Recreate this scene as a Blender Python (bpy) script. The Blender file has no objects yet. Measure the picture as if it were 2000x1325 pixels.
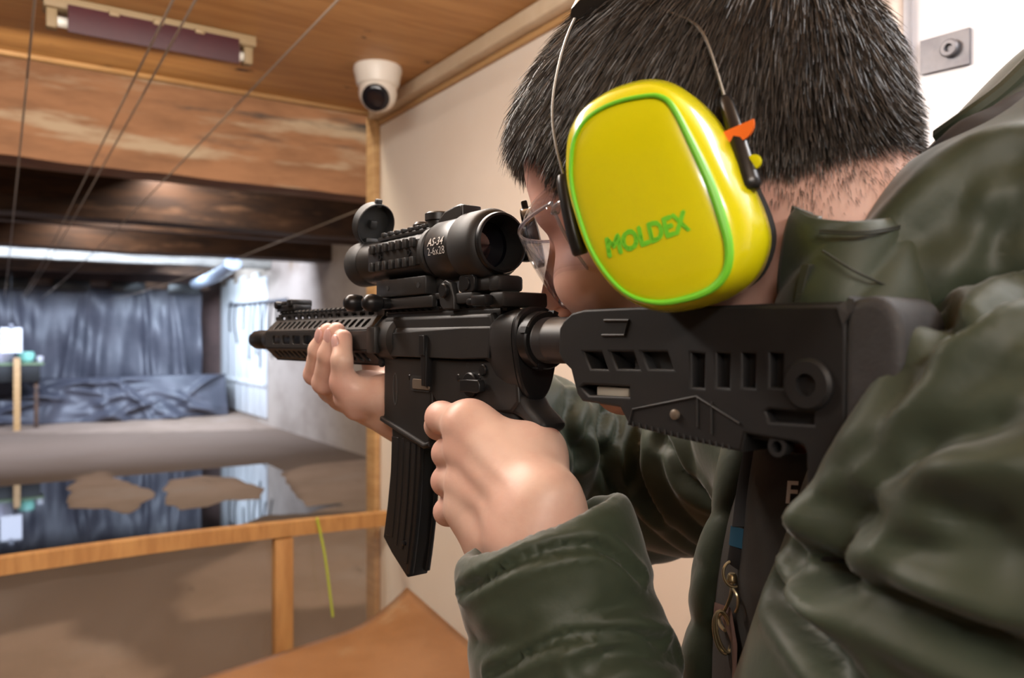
import bpy, bmesh, math, random
import numpy as np
from mathutils import Vector, Matrix
from mathutils.bvhtree import BVHTree
random.seed(5); rng = np.random.default_rng(5)
scene = bpy.context.scene
COL = scene.collection

# ------------------------------------------------------------------ camera
FPX = 2000*18/23.5                       # 18 mm lens on a 23.5 mm sensor
YAW = math.atan(1000/FPX)
EYE = np.array([0, 0, 1.45])
RT = np.array([math.cos(YAW), -math.sin(YAW), 0]); FW = np.array([math.sin(YAW), math.cos(YAW), 0]); UP = np.array([0, 0, 1.])
cd = bpy.data.cameras.new('camera'); co = bpy.data.objects.new('camera', cd); COL.objects.link(co)
cd.lens = 18; cd.sensor_width = 23.5; cd.clip_start = .02; cd.clip_end = 60
co.location = EYE; co.rotation_euler = (math.pi/2, 0, -YAW)
cd.dof.use_dof = True; cd.dof.focus_distance = .53; cd.dof.aperture_fstop = 5.0; cd.dof.aperture_blades = 7
scene.camera = co
# ------------------------------------------------------------------ light and exposure
scene.view_settings.view_transform = 'Standard'; scene.view_settings.look = 'None'
scene.view_settings.gamma = 1; scene.view_settings.use_curve_mapping = False
scene.view_settings.exposure = 0.0
wd = bpy.data.worlds.new('world'); scene.world = wd; wd.use_nodes = True
wd.node_tree.nodes['Background'].inputs[0].default_value = (.75, .8, .9, 1); wd.node_tree.nodes['Background'].inputs[1].default_value = .05
def area(name, loc, target, sx, sy, power, col):
    l = bpy.data.lights.new(name, 'AREA'); l.shape = 'RECTANGLE'; l.size = sx; l.size_y = sy; l.energy = power; l.color = col
    o = bpy.data.objects.new(name, l); COL.objects.link(o); o.location = loc
    d = Vector(target)-Vector(loc); o.rotation_euler = d.to_track_quat('-Z', 'Y').to_euler()
    return o
def tube_lamp(x, y, z, ln, along, power, col):
    """a bare fluorescent tube: shines down and up"""
    sx, sy = (ln, .08) if along == 'x' else (.08, ln); dx, dy = (0, 1) if along == 'x' else (1, 0)
    area('booth_lamp_light', (x, y, z-.04), (x, y+.0001, z-1), sx, sy, power*.28, col); area('booth_lamp_light', (x, y, z+.04), (x, y+.0001, z+1), sx, sy, power*.22, col)
    for k in (-1, 1): area('booth_lamp_light', (x+dx*k*.04, y+dy*k*.04, z), (x+dx*k, y+dy*k, z-.05), ln, .08, power*.25, col)
tube_lamp(.05, 1.12, 2.12, 1.2, 'x', 52, (1, .95, .89))
tube_lamp(-.45, -1.0, 2.10, 1.2, 'x', 62, (1, .95, .89))
tube_lamp(.86, -.02, 2.14, .6, 'y', 17, (.90, .95, 1))
area('shaded_lamp_light', (.15, 2.44, 2.17), (.3, 5.0, 1.6), .9, .04, 1.6, (1, .85, .64))
area('range_light', (.6, 3.1, 2.98), (.8, 4.6, 1.2), 4.5, .15, 95, (1, .88, .70))  # added light, unseen above the booth edge, brightens first beam and floor
area('range_light', (.2, 11.0, 2.9), (.3, 16, .6), 5.5, .25, 520, (.66, .78, 1))
area('range_light', (2.3, 14.2, 2.6), (3.75, 14.4, 1.1), .5, 1.4, 120, (.68, .83, 1))
area('range_light', (1.0, 8.5, 2.98), (2.4, 8.8, 0), 3.4, .2, 85, (1, .89, .78))  # added light without a fixture, brightens the floor and side wall

# ------------------------------------------------------------------ helpers
def cam(px, py, Z): return EYE + RT*((px-1000)/FPX*Z) + FW*Z - UP*((py-662.5)/FPX*Z)
def ray(px, py): return RT*((px-1000)/FPX) + FW - UP*((py-662.5)/FPX)
def on_floor(px, py, z=0.):
    d = ray(px, py); return EYE + d*((z-EYE[2])/d[2])
def on_y(px, py, y):
    d = ray(px, py); return EYE + d*(y/d[1])
def on_x(px, py, x):
    d = ray(px, py); return EYE + d*(x/d[0])

def tag(o, label=None, cat=None, group=None, kind=None):
    if label: o['label'] = label
    if cat: o['category'] = cat
    if group: o['group'] = group
    if kind: o['kind'] = kind
    return o
def empty(name, label, cat, loc=(0, 0, 0), group=None, M=None):
    o = bpy.data.objects.new(name, None); COL.objects.link(o); o.empty_display_size = .05
    if M is not None: o.matrix_world = M
    else: o.location = loc
    return tag(o, label, cat, group)
def meshobj(name, v, f, mat, parent=None, smooth=True, angle=None):
    me = bpy.data.meshes.new(name)
    if isinstance(v, np.ndarray) and isinstance(f, np.ndarray):
        me.vertices.add(len(v)); me.vertices.foreach_set('co', v.astype(np.float32).ravel())
        k = f.shape[1]; me.loops.add(f.size); me.loops.foreach_set('vertex_index', f.astype(np.int32).ravel())
        me.polygons.add(len(f)); me.polygons.foreach_set('loop_start', np.arange(0, f.size, k, dtype=np.int32))
        try: me.polygons.foreach_set('loop_total', np.full(len(f), k, dtype=np.int32))
        except Exception: pass
        me.update(calc_edges=True); me.validate()
    else:
        me.from_pydata([tuple(map(float, p)) for p in v], [], [tuple(int(i) for i in q) for q in f])
    return wrap(name, me, mat, parent, smooth, angle)
def wrap(name, me, mat, parent=None, smooth=True, angle=None):
    me.materials.clear()
    if mat: me.materials.append(mat)
    if smooth:
        me.polygons.foreach_set('use_smooth', [True]*len(me.polygons))
        if angle is not None: me.set_sharp_from_angle(angle=math.radians(angle))
    o = bpy.data.objects.new(name, me); COL.objects.link(o)
    if parent: o.parent = parent
    return o

def frame_of(d):
    d = np.array(d, float); d /= np.linalg.norm(d)
    a = np.array([0, 0, 1.]) if abs(d[2]) < .9 else np.array([1., 0, 0])
    x = np.cross(a, d); x /= np.linalg.norm(x); y = np.cross(d, x)
    return x, y, d
class MB:
    def __init__(s): s.v = []; s.f = []
    def add(s, v, f):
        n = len(s.v); s.v += [tuple(map(float, p)) for p in v]; s.f += [tuple(i+n for i in q) for q in f]; return s
    def box(s, lo, hi, bev=0, M=None):
        lo, hi = np.array(lo, float), np.array(hi, float)
        bm = bmesh.new(); bmesh.ops.create_cube(bm, size=1)
        for q in bm.verts: q.co = Vector((lo+hi)/2 + np.array(q.co)*(hi-lo))
        if bev: bmesh.ops.bevel(bm, geom=list(bm.edges), offset=bev, segments=2, affect='EDGES', profile=.5)
        if M is not None: bmesh.ops.transform(bm, matrix=M, verts=bm.verts)
        s.bm(bm); return s
    def bm(s, bm):
        bm.verts.index_update(); s.add([q.co for q in bm.verts], [[q.index for q in p.verts] for p in bm.faces]); bm.free()
    def lathe(s, a, d, prof, n=24, cap=True, sx=1., closed=False):
        """prof: (distance along d, radius)"""
        a = np.array(a, float); x, y, d = frame_of(d); b = len(s.v)
        for t, r in prof:
            for i in range(n):
                w = 2*math.pi*i/n; s.v.append(tuple(a+d*t+x*(r*math.cos(w)*sx)+y*(r*math.sin(w))))
        m = len(prof)
        for j in range(m-1 if not closed else m):
            j2 = (j+1) % m
            for i in range(n):
                s.f.append((b+j*n+i, b+j*n+(i+1) % n, b+j2*n+(i+1) % n, b+j2*n+i))
        if cap and not closed:
            s.f.append(tuple(b+i for i in range(n))[::-1]); s.f.append(tuple(b+(m-1)*n+i for i in range(n)))
        return s
    def cyl(s, a, b_, ra, rb=None, n=20, bev=0):
        a, b_ = np.array(a, float), np.array(b_, float); Ln = np.linalg.norm(b_-a); rb = ra if rb is None else rb
        pr = [(0, ra), (Ln, rb)] if not bev else [(0, ra-bev), (bev, ra), (Ln-bev, rb), (Ln, rb-bev)]
        return s.lathe(a, b_-a, pr, n)
    def tube(s, P, r, n=8, closed=False, flat=1.0):
        P = [np.array(p, float) for p in P]; m = len(P); b = len(s.v); ref = None
        for j in range(m):
            t = (P[(j+1) % m]-P[j-1]) if (closed or 0 < j < m-1) else (P[1]-P[0] if j == 0 else P[-1]-P[-2])
            t = t/max(np.linalg.norm(t), 1e-9)
            if ref is None: ref = frame_of(t)[0]
            x = ref-t*(ref@t); x /= np.linalg.norm(x); y = np.cross(t, x); ref = x
            rr = r[j] if hasattr(r, '__len__') else r
            for i in range(n):
                w = 2*math.pi*i/n; s.v.append(tuple(P[j]+x*rr*math.cos(w)+y*rr*flat*math.sin(w)))
        for j in range(m if closed else m-1):
            j2 = (j+1) % m
            for i in range(n): s.f.append((b+j*n+i, b+j*n+(i+1) % n, b+j2*n+(i+1) % n, b+j2*n+i))
        if not closed:
            s.f.append(tuple(b+i for i in range(n))[::-1]); s.f.append(tuple(b+(m-1)*n+i for i in range(n)))
        return s
    def prism(s, poly, y0, y1, ax='y'):
        """poly in (x,z) extruded along y; ax='x': poly in (y,z) along x; ax='z': poly (x,y) along z"""
        def P(a, b, c): return (a, c, b) if ax == 'y' else ((c, a, b) if ax == 'x' else (a, b, c))
        n = len(poly); v = [P(a, b, y0) for a, b in poly]+[P(a, b, y1) for a, b in poly]
        f = [tuple(range(n)), tuple(range(2*n-1, n-1, -1))]+[(i+n, (i+1) % n+n, (i+1) % n, i) for i in range(n)]
        return s.add(v, f)
    def mesh(s, me): 
        return s.add([q.co for q in me.vertices], [list(p.vertices) for p in me.polygons])
    def build(s, name, mat, parent=None, smooth=True, angle=35):
        me = bpy.data.meshes.new(name); me.from_pydata(s.v, [], s.f); 
        bm = bmesh.new(); bm.from_mesh(me); bmesh.ops.recalc_face_normals(bm, faces=bm.faces); bm.to_mesh(me); bm.free()
        return wrap(name, me, mat, parent, smooth, angle)
def smoothpath(P, n=8, closed=False):
    P = np.array(P, float); m = len(P); out = []
    for i in range(m if closed else m-1):
        if closed: a, b, c, d = P[(i-1) % m], P[i], P[(i+1) % m], P[(i+2) % m]
        else: a, b, c, d = P[max(i-1, 0)], P[i], P[i+1], P[min(i+2, m-1)]
        for k in range(n):
            t = k/n; out.append(.5*((2*b)+(-a+c)*t+(2*a-5*b+4*c-d)*t*t+(-a+3*b-3*c+d)*t**3))
    if not closed: out.append(P[-1])
    return np.array(out)
def plate_mesh(outer, holes=(), half=.01, bevel=0., res=2):
    """2D outline with holes, extruded both ways with rounded edges -> mesh in (x, y=extrusion, z)"""
    cu = bpy.data.curves.new('tmp', 'CURVE'); cu.dimensions = '2D'; cu.fill_mode = 'BOTH'
    for poly in [outer]+list(holes):
        sp = cu.splines.new('POLY'); sp.points.add(len(poly)-1)
        for p, q in zip(sp.points, poly): p.co = (q[0], q[1], 0, 1)
        sp.use_cyclic_u = True
    cu.extrude = max(half-bevel, 1e-5); cu.bevel_depth = bevel; cu.bevel_resolution = res; cu.offset = -bevel
    o = bpy.data.objects.new('tmp', cu); COL.objects.link(o)
    me = bpy.data.meshes.new_from_object(o)
    bpy.data.objects.remove(o); bpy.data.curves.remove(cu)
    n = len(me.vertices); c = np.empty(n*3, np.float32); me.vertices.foreach_get('co', c); c = c.reshape(-1, 3)
    c = np.stack([c[:, 0], -c[:, 2], c[:, 1]], 1); me.vertices.foreach_set('co', c.ravel()); me.update()
    return me
def rrect(x0, x1, z0, z1, r=.002, n=3):
    out = []
    for cx, cz, a0 in ((x1-r, z1-r, 0), (x0+r, z1-r, 90), (x0+r, z0+r, 180), (x1-r, z0+r, 270)):
        for k in range(n+1):
            a = math.radians(a0+90*k/n); out.append((cx+r*math.cos(a), cz+r*math.sin(a)))
    return out
def circ(cx, cz, r, n=20): return [(cx+r*math.cos(2*math.pi*i/n), cz+r*math.sin(2*math.pi*i/n)) for i in range(n)]
def xform(me, M):
    me.transform(M); me.update(); return me

# ------------------------------------------------------------------ materials
def new_mat(name):
    m = bpy.data.materials.new(name); m.use_nodes = True
    return m, m.node_tree, m.node_tree.nodes['Principled BSDF']
def nd(t, typ, **kw):
    n = t.nodes.new(typ)
    for k, v in kw.items(): setattr(n, k, v)
    return n
def rgba(c): return (c[0], c[1], c[2], 1)
def mat(name, col, rough=.6, metal=0., col2=None, scale=20., stretch=None, lo=.35, hi=.65, bump=0., bscale=None, spec=.5, sss=0., sheen=0., coat=0., detail=5., coords='Object', layers=(), tint=None):
    """base colour mixed by noise, plus optional stain layers (colour, scale, stretch, lo, hi) and bump"""
    m, t, b = new_mat(name); L = t.links
    b.inputs['Roughness'].default_value = rough; b.inputs['Metallic'].default_value = metal
    b.inputs['Specular IOR Level'].default_value = spec; b.inputs['Coat Weight'].default_value = coat
    if coat: b.inputs['Coat Roughness'].default_value = .08
    if sss:
        b.inputs['Subsurface Weight'].default_value = sss; b.inputs['Subsurface Radius'].default_value = (1, .35, .2); b.inputs['Subsurface Scale'].default_value = .006
    if sheen: b.inputs['Sheen Weight'].default_value = sheen; b.inputs['Sheen Roughness'].default_value = .4
    tc = nd(t, 'ShaderNodeTexCoord')
    def noise(sc, st, det=detail):
        mp = nd(t, 'ShaderNodeMapping'); L.new(tc.outputs[coords], mp.inputs[0]); mp.inputs['Scale'].default_value = st or (1, 1, 1)
        n = nd(t, 'ShaderNodeTexNoise'); n.inputs['Scale'].default_value = sc; n.inputs['Detail'].default_value = det; n.inputs['Roughness'].default_value = .62
        L.new(mp.outputs[0], n.inputs['Vector']); return n.outputs[0]
    def ramp(src, l, h):
        r = nd(t, 'ShaderNodeMapRange'); r.inputs[1].default_value = l; r.inputs[2].default_value = h; r.interpolation_type = 'SMOOTHSTEP'
        L.new(src, r.inputs[0]); return r.outputs[0]
    def mix(fac, a, c):
        x = nd(t, 'ShaderNodeMix', data_type='RGBA'); L.new(fac, x.inputs[0])
        if isinstance(a, tuple): x.inputs[6].default_value = rgba(a)
        else: L.new(a, x.inputs[6])
        if isinstance(c, tuple): x.inputs[7].default_value = rgba(c)
        else: L.new(c, x.inputs[7])
        return x.outputs[2]
    cur = tuple(col)
    if col2: cur = mix(ramp(noise(scale, stretch), lo, hi), cur, tuple(col2))
    for lc, ls, lst, l0, l1 in layers: cur = mix(ramp(noise(ls, lst), l0, l1), cur, tuple(lc))
    if tint:
        at = nd(t, 'ShaderNodeAttribute', attribute_name='tint'); cur = mix(at.outputs['Fac'], cur, tuple(tint))
    if isinstance(cur, tuple): b.inputs['Base Color'].default_value = rgba(cur)
    else: L.new(cur, b.inputs['Base Color'])
    if bump:
        bp = nd(t, 'ShaderNodeBump'); bp.inputs['Strength'].default_value = bump; bp.inputs['Distance'].default_value = .01 if (bscale or scale) < 60 else .002
        L.new(noise(bscale or scale, stretch, 6.), bp.inputs['Height']); L.new(bp.outputs[0], b.inputs['Normal'])
    return m
# ------------------------------------------------------------------ the range: structure
WX, YE, CZ = 1.15, 2.68, 2.28          # partition plane, end of booth, booth ceiling
XR, YB = 3.75, 16.6                    # concrete side wall, end wall
M_ply = mat('ceiling_plywood', (.52, .27, .095), .55, col2=(.40, .19, .06), scale=3.2, stretch=(1, 9, 1), layers=(((.09, .035, .012), 4.5, (1, 2.2, 1), .665, .71), ((.50, .27, .10), 1.2, (1, 3, 1), .5, .8)), bump=.05)
M_batten = mat('pale_batten', (.56, .34, .15), .6, col2=(.44, .25, .10), scale=6, stretch=(1, 1, 8))
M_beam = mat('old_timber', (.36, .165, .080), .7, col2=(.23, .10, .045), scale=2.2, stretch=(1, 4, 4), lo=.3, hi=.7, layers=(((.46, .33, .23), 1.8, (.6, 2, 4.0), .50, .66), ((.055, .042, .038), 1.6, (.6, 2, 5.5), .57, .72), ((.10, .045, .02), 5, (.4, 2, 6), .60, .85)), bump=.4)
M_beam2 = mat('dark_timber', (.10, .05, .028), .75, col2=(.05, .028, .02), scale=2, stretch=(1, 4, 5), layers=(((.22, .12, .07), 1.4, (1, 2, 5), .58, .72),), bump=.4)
M_beam3 = mat('pale_timber', (.27, .25, .21), .6, col2=(.17, .155, .13), scale=3, stretch=(1, 3, 4))  # paler than the other beams; the lit strip's brightness is in the colour
M_cream = mat('cream_panel', (.85, .77, .675), .6, col2=(.81, .72, .62), scale=1.5, bump=.02, bscale=40)
M_conc = mat('stained_concrete', (.45, .37, .31), .85, col2=(.33, .26, .21), scale=.9, stretch=(1, 1, 1.6), layers=(((.24, .15, .08), .8, (1, 1, .55), .61, .74), ((.17, .12, .10), 2.5, (1, .6, 1), .68, .8)), bump=.3, bscale=6)
M_back = mat('end_wall', (.14, .085, .075), .85, col2=(.09, .06, .055), scale=1.5)
M_sand = mat('damp_sand_floor', (.32, .225, .17), .9, tint=(.135, .088, .060), col2=(.26, .18, .13), scale=1.2, layers=(((.31, .235, .19), .7, None, .52, .68), ((.12, .08, .055), 3.0, (1, .5, 1), .62, .74)), bump=.35, bscale=30)
M_tarp = mat('black_plastic_sheet', (.055, .057, .075), .42, col2=(.08, .08, .10), scale=2.5, bump=.25, bscale=5)
M_alu = mat('aluminium', (.62, .62, .64), .42, metal=.75, col2=(.5, .5, .53), scale=9)
M_whitep = mat('white_panel', (.88, .89, .93), .38, col2=(.74, .76, .84), scale=3.5, stretch=(1, 1, .5))
M_wsteel = mat('galvanised_steel', (.20, .20, .22), .5, metal=.5, col2=(.15, .15, .17), scale=25)
M_room = mat('plain_plaster', (.50, .46, .41), .85, col2=(.46, .42, .37), scale=2)

def struct(name, mb, m, angle=35): return tag(mb.build(name, m, None, True, angle), kind='structure')
# floor of the booth and of the range, one surface; low spots hold the water
def sdpoly(P, poly):
    poly = np.array(poly); n = len(poly); d = np.full(len(P), 1e9); ins = np.zeros(len(P), bool)
    for i in range(n):
        a, b = poly[i], poly[(i+1) % n]; ab = b-a; t = np.clip(((P-a)@ab)/(ab@ab), 0, 1)
        d = np.minimum(d, np.linalg.norm(P-a-t[:, None]*ab, axis=1))
        c = ((a[1] > P[:, 1]) != (b[1] > P[:, 1])) & (P[:, 0] < (b[0]-a[0])*(P[:, 1]-a[1])/(b[1]-a[1]+1e-12)+a[0]); ins ^= c
    return np.where(ins, -d, d)
def fl(pts): return [on_floor(x, y)[:2] for x, y in pts]
pond = fl([(-420, 925), (0, 905), (150, 902), (235, 882), (300, 876), (420, 874), (520, 872), (570, 880), (585, 905), (555, 925), (575, 960), (600, 990), (655, 985), (600, 1003), (520, 1008), (440, 1040), (300, 1058), (150, 1075), (-500, 1120)])
isl = [fl([(125, 960), (150, 935), (195, 922), (240, 938), (290, 958), (305, 972), (270, 985), (250, 1003), (225, 992), (140, 990)]), fl([(325, 955), (340, 938), (400, 930), (460, 935), (510, 955), (505, 975), (440, 978), (400, 990), (350, 998), (325, 985)])]
pond2 = fl([(-300, 1160), (120, 1128), (300, 1100), (410, 1080), (490, 1090), (470, 1105), (400, 1122), (360, 1150), (250, 1165), (120, 1178), (-300, 1200)])
xs = np.concatenate([np.arange(-5, -3.6, .2), np.arange(-3.6, XR+.01, .05)]); ys = np.concatenate([np.arange(-2.6, 2.6, .2), np.arange(2.6, 9, .045), np.arange(9, YB+.1, .15)])
gx, gy = np.meshgrid(xs, ys); P = np.stack([gx.ravel(), gy.ravel()], 1)
def vnoise(P, s, seed=0):
    """smooth pseudo noise from summed sines"""
    r = np.random.default_rng(seed); o = np.zeros(len(P))
    for k in range(7):
        w = r.normal(size=P.shape[1])*s; o += np.sin(P@w+r.uniform(0, 6.28))
    return o/4
nz = vnoise(P, 3.5, 1)*.06+vnoise(P, 11, 2)*.035
dp = sdpoly(P, pond)+nz
for i_ in isl: dp = np.maximum(dp, -(sdpoly(P, i_)+nz))
zf = np.clip(dp*.12, -.02, .012)+vnoise(P, 2.5, 3)*.0015
zf += np.clip((P[:, 1]-13.8)/1.5, 0, 1)*.05
nx = len(xs); idx = np.arange(len(ys)*nx).reshape(len(ys), nx)
F4 = np.stack([idx[:-1, :-1], idx[:-1, 1:], idx[1:, 1:], idx[1:, :-1]], -1).reshape(-1, 4)
flo = tag(meshobj('floor', np.stack([P[:, 0], P[:, 1], zf], 1), F4, M_sand), kind='structure')
dry_lit = [fl([(370, 1180), (385, 1135), (430, 1100), (520, 1052), (640, 1030), (760, 1030), (760, 1190), (560, 1192), (400, 1206)]), fl([(-200, 1262), (0, 1250), (110, 1228), (130, 1260), (230, 1280), (260, 1330), (-200, 1400)]), fl([(545, 925), (620, 908), (760, 895), (760, 1003), (600, 1000), (580, 960)]), fl([(-600, 815), (450, 808), (560, 838), (300, 846), (-600, 852)])]+isl  # far-end patch puts the bright light by the end wall into the colour
dd = np.min([sdpoly(P, q) for q in dry_lit], 0)+nz; damp = np.clip(dd/.10+.35, 0, 1)*np.where(P[:, 1] > 2.6, 1, .4)*np.clip(1.05-(P[:, 1]-9)*.07, .35, 1)
at_ = flo.data.attributes.new('tint', 'FLOAT', 'POINT'); at_.data.foreach_set('value', damp.astype(np.float32))
m, t, b = new_mat('still_water'); b.inputs['Base Color'].default_value = (.010, .009, .010, 1); b.inputs['Roughness'].default_value = .03; b.inputs['Specular IOR Level'].default_value = .65
M_water = m
wp = fl([(-520, 860), (620, 862), (690, 1010), (600, 1022), (-700, 1290)])
lo, hi = np.min(wp, 0), np.max(wp, 0)
tag(MB().box((-3.6, 2.9, -.03), (2.6, 9.2, -.001)).build('water_puddle', M_water, None, False), 'dark still water lying on the damp range floor', 'puddle', kind='stuff')
# booth: ceiling, partition, metal panel
struct('ceiling', MB().box((-3.5, -2.6, CZ), (WX+.04, YE, CZ+.03)), M_ply)
struct('trim_1', MB().box((-3.5, YE, CZ-.012), (WX+.05, YE+.028, CZ+.05), .003), M_batten)
struct('wall_partition', MB().box((WX, .70, 0), (WX+.035, YE-.01, CZ)), M_cream)
struct('trim_2', MB().box((WX-.022, YE-.05, 0), (WX-.001, YE+.03, CZ-.013), .003), M_batten)
struct('trim_3', MB().box((WX-.001, YE-.009, 0), (WX+.07, YE+.027, CZ-.013), .003), M_batten)
struct('trim_4', MB().box((WX-.05, .70, CZ-.045), (WX-.001, YE-.055, CZ-.001), .006), mat('cornice_paint', (.66, .53, .38), .6, col2=(.55, .42, .28), scale=5))
struct('trim_5', MB().box((WX-.014, .70, CZ-.062), (WX-.001, YE-.055, CZ-.046), .002), mat('cornice_strip', (.50, .29, .12), .6))
struct('wall_metal', MB().box((WX+.004, -1.4, 0), (WX+.03, .69, CZ-.001)), M_whitep)
struct('trim_6', MB().box((WX-.006, .690, 0), (WX+.03, .76, CZ-.06), .003).box((WX-.018, .662, 0), (WX+.03, .689, CZ-.001), .004), M_alu)
struct('wall_rear', MB().box((-3.5, -2.65, 0), (WX+.03, -2.6, CZ+.03)), M_room)
struct('wall_booth_right', MB().box((WX+.004, -2.6, 0), (WX+.03, -1.4, CZ)), M_room)
struct('wall_left', MB().box((-3.6, -2.65, 0), (-3.5, YB, 3.1)), M_conc)
struct('wall_right', MB().box((XR, YE-.6, 0), (XR+.1, YB, 3.1)), M_conc)
for k_ in range(7): struct('wall_board', MB().box((XR-.03, 13.2+k_*.46, .12), (XR-.002, 13.645+k_*.46, 1.45+.10*(k_ % 2)+1.05), .004), mat('pale_board', (.72, .73, .74), .7, col2=(.60, .61, .62), scale=2, stretch=(1, 1, .4)) if k_ == 0 else bpy.data.materials['pale_board'])  # boards paler than the rest of the side wall
struct('trim_7', MB().box((XR-.06, 13.2, 1.45-.80), (XR-.031, 16.4, 1.45-.74), .004), bpy.data.materials['pale_board'])
struct('wall_back', MB().box((-3.5, YB, 0), (XR, YB+.1, 3.1)), M_back)
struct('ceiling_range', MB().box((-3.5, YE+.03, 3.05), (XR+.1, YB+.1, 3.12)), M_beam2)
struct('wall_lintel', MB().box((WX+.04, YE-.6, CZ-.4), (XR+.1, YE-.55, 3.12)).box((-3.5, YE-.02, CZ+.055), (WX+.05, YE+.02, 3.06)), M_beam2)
struct('wall_lane', MB().box((WX+.072, YE-.55, 0), (XR, YE-.5, CZ-.4)), M_room)
# timber beams across the range
def beam(y0, y1, z0, m, seed, x0=-3.5, x1=XR, z1=3.05):
    n = 60; V = []; r = np.random.default_rng(seed)
    xs = np.linspace(x0, x1, n); w = np.cumsum(r.normal(size=(n, 4))*.004, 0)
    for i, x in enumerate(xs):
        a, b2, c, d = np.clip(w[i], -.03, .03)
        V += [(x, y0+a, z0+b2), (x, y1+c, z0+b2*.7), (x, y1, z1), (x, y0+d*.5, z1)]
    f = []
    for i in range(n-1):
        for k in range(4): f.append((i*4+k, i*4+(k+1) % 4, i*4+4+(k+1) % 4, i*4+4+k))
    f += [(0, 1, 2, 3), (n*4-1, n*4-2, n*4-3, n*4-4)]
    return struct('ceiling_beam', MB().add(V, f), m)
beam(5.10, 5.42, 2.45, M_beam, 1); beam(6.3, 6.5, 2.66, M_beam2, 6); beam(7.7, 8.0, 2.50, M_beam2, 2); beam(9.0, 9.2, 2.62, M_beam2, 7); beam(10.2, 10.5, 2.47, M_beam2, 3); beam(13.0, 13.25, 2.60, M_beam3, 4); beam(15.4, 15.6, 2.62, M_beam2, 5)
# ------------------------------------------------------------------ rifle (local axes: x forward, y left, z up; origin at the castle nut)
TH = math.radians(37.5)
RF = RT*-math.sin(TH)+FW*math.cos(TH); RL = np.array([-RF[1], RF[0], 0]); RO = cam(1060, 665, .5)
RM = Matrix(((RF[0], RL[0], 0, RO[0]), (RF[1], RL[1], 0, RO[1]), (0, 0, 1, RO[2]), (0, 0, 0, 1)))
def rp(px, py, w=0.):
    d = ray(px, py); k = ((RO+RL*w-EYE)@RL)/(d@RL); p = EYE+d*k-RO; return (float(p@RF), float(p[2]))
def rps(pts, w): return [rp(x, y, w) for x, y in pts]
M_rec = mat('anodised_black', (.0075, .0070, .0069), .47, col2=(.0098, .0092, .009), scale=60, spec=.45, bump=.04, bscale=900)
M_hg = mat('handguard_black', (.011, .010, .0095), .45, spec=.45)
M_poly = mat('polymer_black', (.0075, .0073, .0076), .56, col2=(.0098, .0095, .0098), scale=40, spec=.32, bump=.06, bscale=1200)
M_rub = mat('rubber_pad', (.020, .020, .0215), .65, col2=(.030, .030, .032), scale=60, bump=.2, bscale=500)
M_steel = mat('dark_steel', (.018, .018, .019), .35, metal=.6)
M_bore = mat('shadow_black', (.006, .006, .006), .6)  # near-black stands in for shade in grooves, recesses and holes
M_bolt = mat('phosphated_steel', (.16, .13, .10), .45, metal=.5)
M_mag = mat('magazine_black', (.008, .008, .0084), .36, spec=.5)
M_print = mat('white_print', (.62, .60, .57), .6)
M_engr = mat('engraving', (.034, .033, .032), .6)
rifle = empty('rifle', 'black semi-automatic rifle held level by the shooter, pointing down the range', 'rifle', M=RM)
def part(mb, name, m, parent=rifle, angle=35): return mb.build(name, m, parent, True, angle)
def plate(name, outer, holes, half, bevel, m, parent=rifle, y=0., angle=40):
    me = plate_mesh(outer, holes, half, bevel); me.transform(Matrix.Translation((0, y, 0))); return wrap(name, me, m, parent, True, angle)
def text_mesh(s, size, shear=0., bold=0., sp=1.):
    cu = bpy.data.curves.new('txt', 'FONT'); cu.body = s; cu.size = size; cu.shear = shear; cu.offset = bold; cu.space_character = sp; cu.resolution_u = 3
    o = bpy.data.objects.new('txt', cu); COL.objects.link(o); me = bpy.data.meshes.new_from_object(o); bpy.data.objects.remove(o); bpy.data.curves.remove(cu); return me

# upper receiver
up = MB(); up.mesh(plate_mesh([(.036, -.0128), (.190, -.0128), (.190, .014), (.186, .0185), (.040, .0185), (.034, .010)], [], .0125, .003))
up.lathe((.034, 0, .0015), (1, 0, 0), [(0, .0135), (.003, .0148), (.150, .0148), (.156, .0158), (.1575, .0158)], 32)
up.box((.035, -.0075, .016), (.192, .0075, .0215), .001)
U_ = part(up, 'upper_receiver', M_rec)
# left side raised panel of the upper and forward shroud
plate('receiver_rib', rps([(756, 652), (905, 640), (960, 640), (955, 700), (900, 702), (757, 696)], .0145), [], .0012, .0008, M_rec, y=.0142)
def rail(x0, x1, z, name, parent=rifle, hw=.0095, pitch=.0100, base=True, m=M_rec):
    mb = MB()
    if base: mb.box((x0, -hw*.72, z-.006), (x1, hw*.72, z-.0029))
    k = x0
    while k < x1-.004:
        mb.prism([(-hw*.75, z-.003), (-hw, z-.0016), (-hw*.82, z), (hw*.82, z), (hw, z-.0016), (hw*.75, z-.003)], k, k+.0052, 'x'); k += pitch
    return part(mb, name, m, parent, 30)
rail(.036, .196, .0255, 'receiver_rail')
# forward pins, bolt stop, selector, pins
lower = [(.1895, -.0136), (.190, -.060), (.192, -.064), (.191, -.0665), (.125, -.081), (.1185, -.0790), (.1165, -.070), (.1160, -.040), (.108, -.047), (.085, -.049), (.040, -.049), (.018, -.047), (.010, -.040), (.012, -.0136)]
lo_ = MB(); lo_.mesh(plate_mesh(lower, [], .0118, .0022))
lo_.mesh(plate_mesh([(.1925, -.0625), (.1935, -.0665), (.124, -.0823), (.116, -.0795), (.1165, -.0755), (.124, -.0775)], [], .0142, .002))
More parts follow.
